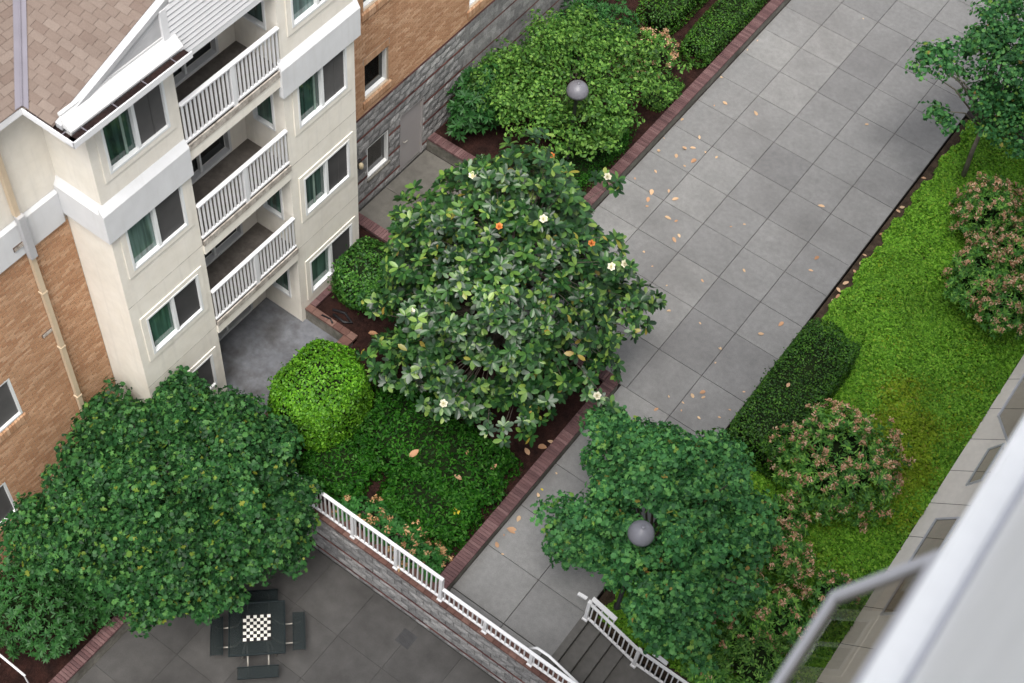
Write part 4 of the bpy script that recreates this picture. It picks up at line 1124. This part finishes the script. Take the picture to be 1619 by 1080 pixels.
def orient(p, v, yw=0): return Matrix.Translation(Vector(p)) @ v.to_track_quat('Z', 'Y').to_matrix().to_4x4() @ Matrix.Rotation(yw, 4, 'Z')
for i, p in enumerate(BLOOMS):
    q = to_cam(p, .14); link('bloom', bw, mag, orient(q, Vector((.25, -.35, .9)), i))
for i, p in enumerate([(-.28,-17.24,5.85),(-.76,-14.65,5.38),(1.31,-16.2,5.56)]):
    q = to_cam(p, .1); link('withered_bloom', bo, mag, orient(q, Vector((.2, -.3, .9)), i))

# ================================================================== SHRUBS
def tuft_shrub(name, label, cat, c, r, n, base, lmat, fl=.35, leaf=.1, group=None, up=-.3, flmat=None, nleaf=9, tm=NLf, flower='spent_flowers'):
    """shrub of leaf whorls, some of them topped by drooping tan flower clusters"""
    e = empty(name, (c[0], c[1], base), label, cat, group)
    C, Nn = shell(c, r, n, .7, up, .12); k = C[:, 2] > base+.05; C, Nn = C[k], Nn[k]; Nn = unit(Nn+gauss(len(Nn))*.2); n = len(C)
    X, Y, Z = frames(Nn, yaw(n)); Ls = Leaves(); Fs = Leaves()
    for i in range(nleaf):
        a = 2*np.pi*i/nleaf+rng.uniform(-.3, .3, n); el = rng.uniform(.05, .7, n)
        d = unit(X*np.cos(a)[:, None]+Y*np.sin(a)[:, None]+Z*np.sin(el)[:, None])
        P = C+d*leaf*.5*rng.uniform(.8, 1.2, n)[:, None]
        Nl = unit(Z-d*(Z*d).sum(1)[:, None]+gauss(n)*.12)
        # yaw so that the leaf's long axis follows d
        U, V_, _ = frames(Nl, np.zeros(n)); yw = np.arctan2(-(d*U).sum(1), (d*V_).sum(1))
        Ls.add(*tm, P, Nl, yw, leaf*rng.uniform(.8, 1.25, n))
    # a lower layer filling the shade below
    P2, N2 = shell(c, np.asarray(r)*.84, n*5, .75, up-.2, .12); k = P2[:, 2] > base+.03
    Ls.add(*tm, P2[k], unit(N2[k]+gauss(int(k.sum()))*.6), yaw(int(k.sum())), leaf*1.1*rng.uniform(.7, 1.2, int(k.sum())))
    Ls.build('foliage', lmat, e)
    pf = rng.uniform(0, 1, n) < fl
    if pf.any():
        Cf, Nf = C[pf], Nn[pf]; m = len(Cf)
        for j in range(20):
            d = unit(gauss(m)*.9+Nf*.6); P = Cf+Nf*.05+d*rng.uniform(.03, .1, m)[:, None]
            Fs.add(*small_leaf(.25, .08), P, unit(gauss(m)+Nf*.6), yaw(m), rng.uniform(.055, .09, m))
        o = Fs.build(flower, flmat or M['l_pflower'], e); o['kind'] = 'stuff'
    mb = MB(); b = Vector((c[0], c[1], base))
    for i in range(12):
        t = Vector(C[int(rng.integers(n))]); mb.tube([b+Vector((.1*math.cos(i), .1*math.sin(i), 0)), b.lerp(t, .5)+Vector((0, 0, .1)), t], [.022, .015, .006], 5)
    mb.build('stems', M['bark'], e)
    core(c, np.asarray(r)*.62, 2).build('inner_shade_core', M['inner_shade'], e, True)  # added dark solid, inner shade of the shrub as colour
    return e

tuft_shrub('pieris_shrub', 'round pieris shrub with tan flower heads between the clipped hedge and white wall', 'shrub', (7.5, -14.3, .72), (1.48, 1.52, .88), 430, -.12, M['l_pieris'], .5, .14)
PG = 'pieris shrubs in the right hand bed'
for c, r, n, lab in (((7.0, -5.3, .75), (.9, 1.0, .75), 150, 'pieris shrub with tan heads just behind the slender tree trunk'),
                     ((7.7, -7.35, .8), (.75, 1.15, .8), 160, 'upright pieris shrub with orange tan heads beside the bright ground cover'),
                     ((8.35, -6.1, .9), (.9, 1.0, .9), 150, 'pieris shrub at the right picture edge, farthest from the hedge'),
                     ((8.65, -7.9, .8), (.7, .8, .8), 110, 'pieris shrub nearest the opened ground floor window'),
                     ((7.55, -17.1, .6), (.75, .65, .6), 90, 'small pieris tuft right of the small maple, below the round pieris'),
                     ((7.3, -18.5, .6), (.7, .7, .6), 80, 'dusky pieris shrub tucked against the small maple'),
                     ((8.35, -18.3, .5), (.7, .75, .55), 80, 'reddish pieris shrub close to the opened grey window'),
                     ((7.2, -16.2, .45), (.5, .5, .5), 50, 'low pieris tuft between hedge end and small maple')):
    tuft_shrub('pieris_shrub', lab, 'shrub', c, r, int(n*1.6), -.12, M['l_pieris'], .45, .14)
tuft_shrub('green_shrub', 'fresh green shrub at the lower edge beside the opened grey window', 'shrub', (8.35, -19.5, .55), (.85, .8, .6), 130, -.12, M['l_light'], 0, .11)
tuft_shrub('pieris_shrub', 'reddish pieris shrub in the upper planter before the clipped box', 'shrub', (-2.75, -6.5, .95), (.75, .95, .6), 120, .33, M['l_pieris'], .5, .1)
tuft_shrub('rhododendron', 'dark leaved rhododendron against the grey block wall', 'shrub', (-5.1, -11.0, 1.25), (.62, 1.05, 1.0), 190, .33, M['l_rhodo'], 0, .2, nleaf=9)
tuft_shrub('rhododendron', 'dark shrub mass behind the fresh green tree at the top edge', 'shrub', (-4.5, -6.7, 1.0), (1.1, 1.3, .8), 200, .33, M['l_rhodo'], 0, .16, nleaf=8)
tuft_shrub('terrace_shrub', 'dark brownish shrub in the shade at the lower left corner', 'shrub', (-4.3, -27.3, -.1), (1.3, 1.25, .95), 330, -.98, M['l_rhodo'], 0, .13)

tuft_shrub('terrace_shrub', 'dark shrub under the big maple overhanging the red terrace edging', 'shrub', (-3.75, -26.2, -.35), (.85, 1.0, .75), 190, -.98, M['l_rhodo'], 0, .13)
for c, r, n, lab in (((7.9, -19.2, .5), (.6, .6, .5), 80, 'small green tuft between the small maple and the fresh green shrub'), ((7.6, -20.15, .4), (.6, .4, .5), 70, 'small green tuft behind the stair railing'), ((8.9, -17.1, .35), (.5, .6, .4), 60, 'low green tuft on the ground cover beside the concrete apron')):
    tuft_shrub('green_tuft', lab, 'shrub', c, r, n, -.12, M['l_pieris'], .12, .13)
clipped('clipped_bush', 'bright green egg shaped clipped bush beside the patio', 'bush', (-2.45, -20.45, 1.2), (.98, 1.12, 1.16), 2.4, M['l_bright'], 19000, .08, base=.33, lump=.045)
clipped('round_bush', 'dark green ball shaped bush under the right bay window', 'bush', (-3.8, -17.15, 1.1), (.78, .8, .82), 2.2, M['l_round'], 9000, .08, base=.33, lump=.06)
clipped('box_hedge', 'long dark green clipped hedge along the right edge of the walkway', 'hedge', (5.72, -13.15, .36), (.72, 2.1, .55), 8, M['l_hedge'], 28000, .06, base=-.12, lump=.045, depth=.1)
clipped('box_hedge', 'dark clipped box block beside the purple capped upper wall', 'hedge', (-2.0, -3.5, .68), (.46, 2.1, .42), 5, M['l_hedge'], 12000, .06, base=.33)
clipped('box_hedge', 'dark clipped block behind the first box hedge at the top edge', 'hedge', (-3.5, -3.4, .75), (.6, 2.0, .5), 5, M['l_hedge'], 8000, .065, base=.33)
LL = small_leaf(.22, .08)
clipped('low_shrub', 'wide low dark green shrub carpet below the magnolia', 'shrub', (.05, -19.65, .52), (1.85, 1.05, .4), 4, M['l_low'], 17000, .11, tmpl=LL, base=.33, nj=.75, depth=.16, lump=.09)
clipped('low_shrub', 'low dark green shrub corner next to the purple brick cap', 'shrub', (.85, -20.75, .5), (1.15, .68, .38), 3, M['l_low'], 8500, .11, tmpl=LL, base=.33, nj=.75, depth=.16, lump=.09)
clipped('low_shrub', 'low dark green shrub below the bright egg shaped bush', 'shrub', (-1.3, -21.25, .5), (.85, .66, .38), 3, M['l_low'], 6500, .11, tmpl=LL, base=.33, nj=.75, depth=.16, lump=.09)
clipped('low_shrub', 'low dark shrubs in the shade of the fresh green tree', 'shrub', (-2.25, -10.1, .45), (.68, 1.7, .25), 3, M['l_low'], 8000, .075, tmpl=small_leaf(.2, .08), base=.33, nj=.8, depth=.12, lump=.08)
clipped('low_shrub', 'small light green ground plant next to the upper brick cap', 'shrub', (-1.95, -6.9, .4), (.4, .75, .14), 3, M['l_light'], 2200, .08, base=.33, nj=.8, depth=.1)

# perennials with dry flower heads behind the tall railing
for i, (x, y, s) in enumerate([(-.3,-21.75,.3),(.05,-21.55,.26),(.3,-21.9,.32),(.55,-21.6,.24),(.8,-21.85,.34),(1.1,-21.65,.28),(1.3,-21.95,.32),(1.6,-21.75,.3),(1.85,-21.95,.24),(1.0,-21.4,.2),(.15,-21.25,.2),(-.55,-21.95,.26),(1.75,-21.55,.2)]):
    tuft_shrub('perennial', 'low leafy perennial with tan flower heads behind the tall white railing', 'plant', (x, y, .42), (s, s, .22), 20, .33, M['l_peren'], .2, .11, 'perennials behind the tall railing', -.1, M['l_head'], 8, small_leaf(.26, .1), 'flower_heads')

# ground cover of the right bed
def cover(n, x0, x1, y0, y1, size):
    P = np.stack([rng.uniform(x0, x1, n), rng.uniform(y0, y1, n), np.zeros(n)], 1)
    hgt = .06+.04*np.sin(P[:, 0]*2.3+1)*np.sin(P[:, 1]*1.9)+.04*np.sin(P[:, 0]*6.1+P[:, 1]*2)*np.sin(P[:, 1]*5.3+2)
    P[:, 2] = -.12+np.maximum(hgt, .02)*1.3*rng.uniform(.3, 1.15, n)+.02
    P = P[hed(P)]; y = yel(P)
    for k, mt, nm, lab in ((~y, M['l_cover'], 'ground_cover', 'bright green leafy ground cover filling the bed along the right of the walkway'), (y, M['l_cover2'], 'yellowing_cover', 'yellowish patch of ground cover near the pale concrete wall')):
        Q = P[k]
        L = Leaves().add(*SL, Q, unit(np.array([[0, 0, 1.]])+gauss(len(Q))*.5), yaw(len(Q)), size*rng.uniform(.6, 1.3, len(Q)))
        tag(L.build(nm, mt), lab, 'ground cover', kind='stuff')
def yel(P): return 2.4*np.exp(-((P[:, 0]-8.3)**2/1.5+(P[:, 1]+12.6)**2/4.0))+1.6*np.exp(-((P[:, 0]-6.6)**2/.8+(P[:, 1]+16.3)**2/.8))+.35*np.sin(P[:, 0]*2.7+P[:, 1]*1.7)+.3*np.sin(P[:, 1]*4.1-P[:, 0]*3)+rng.normal(size=len(P))*.4 > 1.1
hed = lambda P: ~((np.abs(P[:, 0]-5.72) < .66) & (np.abs(P[:, 1]+13.15) < 2.05)) & (P[:, 0] > 5.12+.07*np.sin(P[:, 1]*4)+.05*np.sin(P[:, 1]*11))
cover(210000, 5.05, 9.6, -20.4, -1.75, .082)

# ================================================================== LAMPS
def lamp(x, y, z0, zt, r, label):
    e = empty('globe_lamp', (x, y, z0), label, 'lamp')
    MB().lathe((x, y, z0), [(.09, 0), (.09, .12), (.05, .16), (.045, zt-z0-.42), (.07, zt-z0-.40), (.07, zt-z0-.34), (.05, zt-z0-.32)], 14).build('post', M['pole'], e, True)
    MB().lathe((x, y, zt-.34), [(.04, 0), (r*.8, .0), (r, .03), (r*1.0, .09), (r*.93, .17), (r*.78, .24), (r*.52, .295), (r*.25, .325), (.045, .335)], 28).build('dome', M['lamp_metal'], e, True)
    MB().lathe((x, y, zt-.01), [(.045, 0), (.045, .02), (.025, .03)], 12).build('finial', M['lamp_metal'], e, True)
    return e
lamp(-2.51, -10.68, .33, 3.34, .275, 'grey dome lamp on a dark post amid the fresh green tree')
lamp(5.35, -19.95, -.12, 3.68, .265, 'grey dome lamp poking out of the small maple by the steps')

# ================================================================== CHESS TABLE
tc = Vector((-.57, -24.84, -1.4))
tb_ = empty('chess_table', tuple(tc), 'dark green metal picnic table with chessboard top and four attached benches', 'table')
RZ = Matrix.Translation(tc) @ Matrix.Rotation(R(45-3), 4, 'Z')
def tbuild(mb, name, mat, par): return mb.build(name, mat, par, False, RZ)
top = tbuild(MB().cbox(-.57, .57, -.57, .57, .73, .745, .004), 'tabletop', M['table'], tb_)
for a in ((-.6, .6, -.6, -.571), (-.6, .6, .571, .6), (-.6, -.571, -.57, .57), (.571, .6, -.57, .57)):
    tbuild(MB().cbox(*a, .70, .752, .008), 'rim', M['table_rim'], top)
q = .0725
tbuild(MB().box(-4.25*q, 4.25*q, -4.25*q, 4.25*q, .746, .750), 'board', M['chess_black'], top)
mew = MB().cbox(-q/2+.001, q/2-.001, -q/2+.001, q/2-.001, .7505, .755, .001).mesh('white_square', M['chess_white'])
for i in range(8):
    for j in range(8):
        if (i+j) % 2 == 0:
            link('white_square', mew, top, RZ @ T((i-3.5)*q, (j-3.5)*q, 0))
for k in range(4):
    RR = RZ @ Matrix.Rotation(R(90*k), 4, 'Z')
    bench = MB().cbox(-.43, .43, -.12, .12, .44, .46, .008).mesh('bench', M['table'])
    b = link('bench', bench, tb_, RR @ T(0, -.87, 0))
    link('bench_rim', MB().box(-.44, .44, -.135, -.121, .42, .465).box(-.44, .44, .121, .135, .42, .465).mesh('bench_rim', M['table_rim']), b, RR @ T(0, -.87, 0))
    for s in (-.22, .22):
        m = MB(); m.tube([(s, -.15, .69), (s, -.33, .69), (s, -.45, .4), (s, -.6, .33), (s, -.86, .35), (s, -.9, .43)], .021, 8)
        link('bench_arm', m.mesh('bench_arm', M['steel'], True), tb_, RR)
    m = MB(); m.tube([(.22, -.22, .70), (.3, -.3, .35), (.36, -.36, .0)], .024, 8)
    link('leg', m.mesh('leg', M['steel'], True), tb_, RR)

# ================================================================== SMALL THINGS
dr_ = MB().box(1.72, 2.08, -23.02, -22.66, -1.402, -1.394).build('drain_grate', M['iron']); tag(dr_, 'square dark drain cover on the terrace at the foot of the block wall', 'drain')
for k in range(7): MB().box(1.75, 2.05, -23.0+.048*k, -22.985+.048*k, -1.394, -1.388).build('bar', M['iron'], dr_)
h_ = MB(); h_.tube([(-4.25, -18.34, .47), (-4.02, -18.3, .475), (-3.9, -18.36, .47)], .022, 8); ho = h_.build('hose_end', M['hose'], None, True); tag(ho, 'short black hose piece lying on the patio planter cap', 'hose')
h_ = MB(); h_.tube([(-4.2, -18.0, .36), (-3.9, -17.9, .37), (-3.6, -18.02, .36), (-3.75, -18.12, .37), (-4.1, -18.1, .36)], .035, 8); ho = h_.build('drip_hose', M['hose'], None, True); tag(ho, 'black hose loop on the dark mulch beside the ball shaped bush', 'hose')
sr = empty('metal_handrail', (8.5, -1.6, 0), 'short shiny metal handrail behind the slender tree at the right edge', 'handrail')
MB().tube([(6.9, -2.0, .9), (7.2, -2.05, .95), (9.4, -2.6, .95)], .03, 8).build('rail', M['steel'], sr, True)
for x, y in ((7.25, -2.06), (8.4, -2.35), (9.3, -2.57)): MB().tube([(x, y, -.12), (x, y, .94)], .022, 8).build('post', M['steel'], sr, True)
wr = empty('corner_railing', (-4.6, -28.6, -1), 'thin white railing at the lower left corner above the dark terrace bed', 'railing')
MB().tube([(-5.8, -28.62, .0), (-3.3, -28.62, .0)], .025, 8).build('rail', M['white'], wr, True)
for x in (-5.4, -4.35, -3.35): MB().tube([(x, -28.62, -.98), (x, -28.62, 0)], .016, 6).build('post', M['white'], wr)

# fallen leaves
def leafmesh(seed, mat):
    r = np.random.default_rng(seed); t, f = ell_leaf(.27+r.uniform(-.04, .05), .07+r.uniform(-.02, .06), r.uniform(-.18, .12))
    t = (t-np.array([0, .5, 0]))*1.0; t[:, 2] += .06; m = MB(); m.v = [tuple(q) for q in t]; m.f = f
    return m.mesh('fallen_leaf', mat, True)
LM = [leafmesh(s, M['l_dry']) for s in range(6)]; LY = leafmesh(9, M['l_yellow'])
def drop(x, y, z, s, me, label, group, tilt=.2):
    W = T(x, y, z) @ Matrix.Rotation(float(rng.uniform(0, 6.28)), 4, 'Z') @ Matrix.Rotation(float(rng.uniform(-tilt, tilt)), 4, 'X') @ Matrix.Diagonal((s, s, s, 1))
    o = link('fallen_leaf', me, None, W); tag(o, label, 'leaf', group); return o
LV_PATH = [(-1.03,-8.4),(-.54,-7.88),(-.37,-7.71),(-.44,-7.27),(-.57,-8.24),(-.11,-8.1),(-.2,-8.41),(.3,-7.59),(-.7,-9.06),(-1.17,-7.92),(-.99,-9.62),(-.39,-9.74),(-.32,-10.02),(-.06,-9.42),(.22,-9.53),(.41,-10.19),(.63,-10.14),(.95,-10.51),(.93,-10.71),(-.22,-10.22),(1.84,-9.39),(2.07,-9.1),(.53,-11.52),(-.03,-7.63),(-.55,-5.74),(-.74,-6.01),(.3,-5.51),(-1.15,-3.52),(-1.15,-4.94),(-1.12,-3.01),(-1.15,-7.03),(2.9,-3.87),(.82,-.17),(3.34,-7.26),(.95,-11.77),(1.56,-12.05),(2.84,-10.41),(2.18,-11.36),(2.82,-12.5),(2.02,-12.67),(3.6,-12.83),(3.73,-13.26),(4.17,-11.83),(4.41,-11.26),(4.09,-8.86),(4.17,-9.31),(3.79,-14.41),(3.93,-14.18),(4.02,-14.29),(3.72,-14.72),(3.32,-15.27),(3.36,-14.78),(3.8,-14.92),(4.61,-14.52),(4.24,-14.84),(4.69,-14.19),(4.7,-13.54),(2.49,-16.34),(2.51,-19.91),(2.46,-19.59),(2.46,-20.4),(2.44,-18.67),(2.46,-18.84),(2.44,-20.11),(2.69,-20.5),(2.46,-18.13)]
big = {0:.18,1:.2,2:.19,4:.19,5:.2,11:.2,12:.19,14:.21,15:.2,18:.22,24:.2,26:.2,33:.22,42:.18,43:.18,44:.2,45:.16,46:.18,47:.17,50:.18,58:.26,59:.17,60:.16}
for i, (x, y) in enumerate(LV_PATH):
    s = big.get(i, float(rng.uniform(.07, .15)))*float(rng.uniform(.75, .98))
    drop(x, y, .004, s, LY if i == 61 else LM[i % 6], 'yellow leaf lying on the walkway beside the purple planter cap' if i == 61 else 'tan fallen leaf lying on the grey concrete walkway', None if i == 61 else 'tan leaves scattered on the walkway')
for x, y in [(5.0,-7.89),(5.05,-8.17),(5.05,-8.53),(5.05,-9.0),(5.01,-9.33),(5.07,-9.71),(5.1,-9.51),(5.0,-6.01),(5.03,-5.82),(5.01,-4.5),(5.1,-3.41),(5.08,-9.9),(5.04,-7.0)]:
    drop(x, y, -.105, float(rng.uniform(.12, .2)), LM[int(rng.integers(6))], 'tan leaf lying in the mulch strip along the walkway edge', 'tan leaves in the mulch strip')
for x, y in [(1.7,-18.26),(1.9,-17.95),(1.98,-17.72),(-3.02,-17.94),(-.57,-18.6),(-.71,-20.9),(-2.62,-18.03)]:
    drop(x, y, .345, float(rng.uniform(.16, .24)), LM[int(rng.integers(6))], 'brownish leaf lying on the dark mulch of the magnolia bed', 'leaves on the mulch')
for i, (x, y, z) in enumerate([(-.07,-20.11,.86),(1.04,-20.0,.86),(1.5,-20.65,.8),(1.5,-19.3,.86),(.82,-19.37,.86),(5.57,-13.37,.945)]):
    drop(x, y, z, [.26, .2, .26, .2, .12, .14][i], LY if i == 2 else LM[i], ['large tan leaf on the low shrub carpet, nearest the egg shaped bush', 'tan leaf in the middle of the low shrub carpet', 'bright yellow leaf on the low shrub corner', 'tan leaf on the low shrub carpet nearest the brick cap', 'small tan leaf on the low shrub carpet below the magnolia', 'pale leaf lying on the long clipped hedge'][i], None, .4)
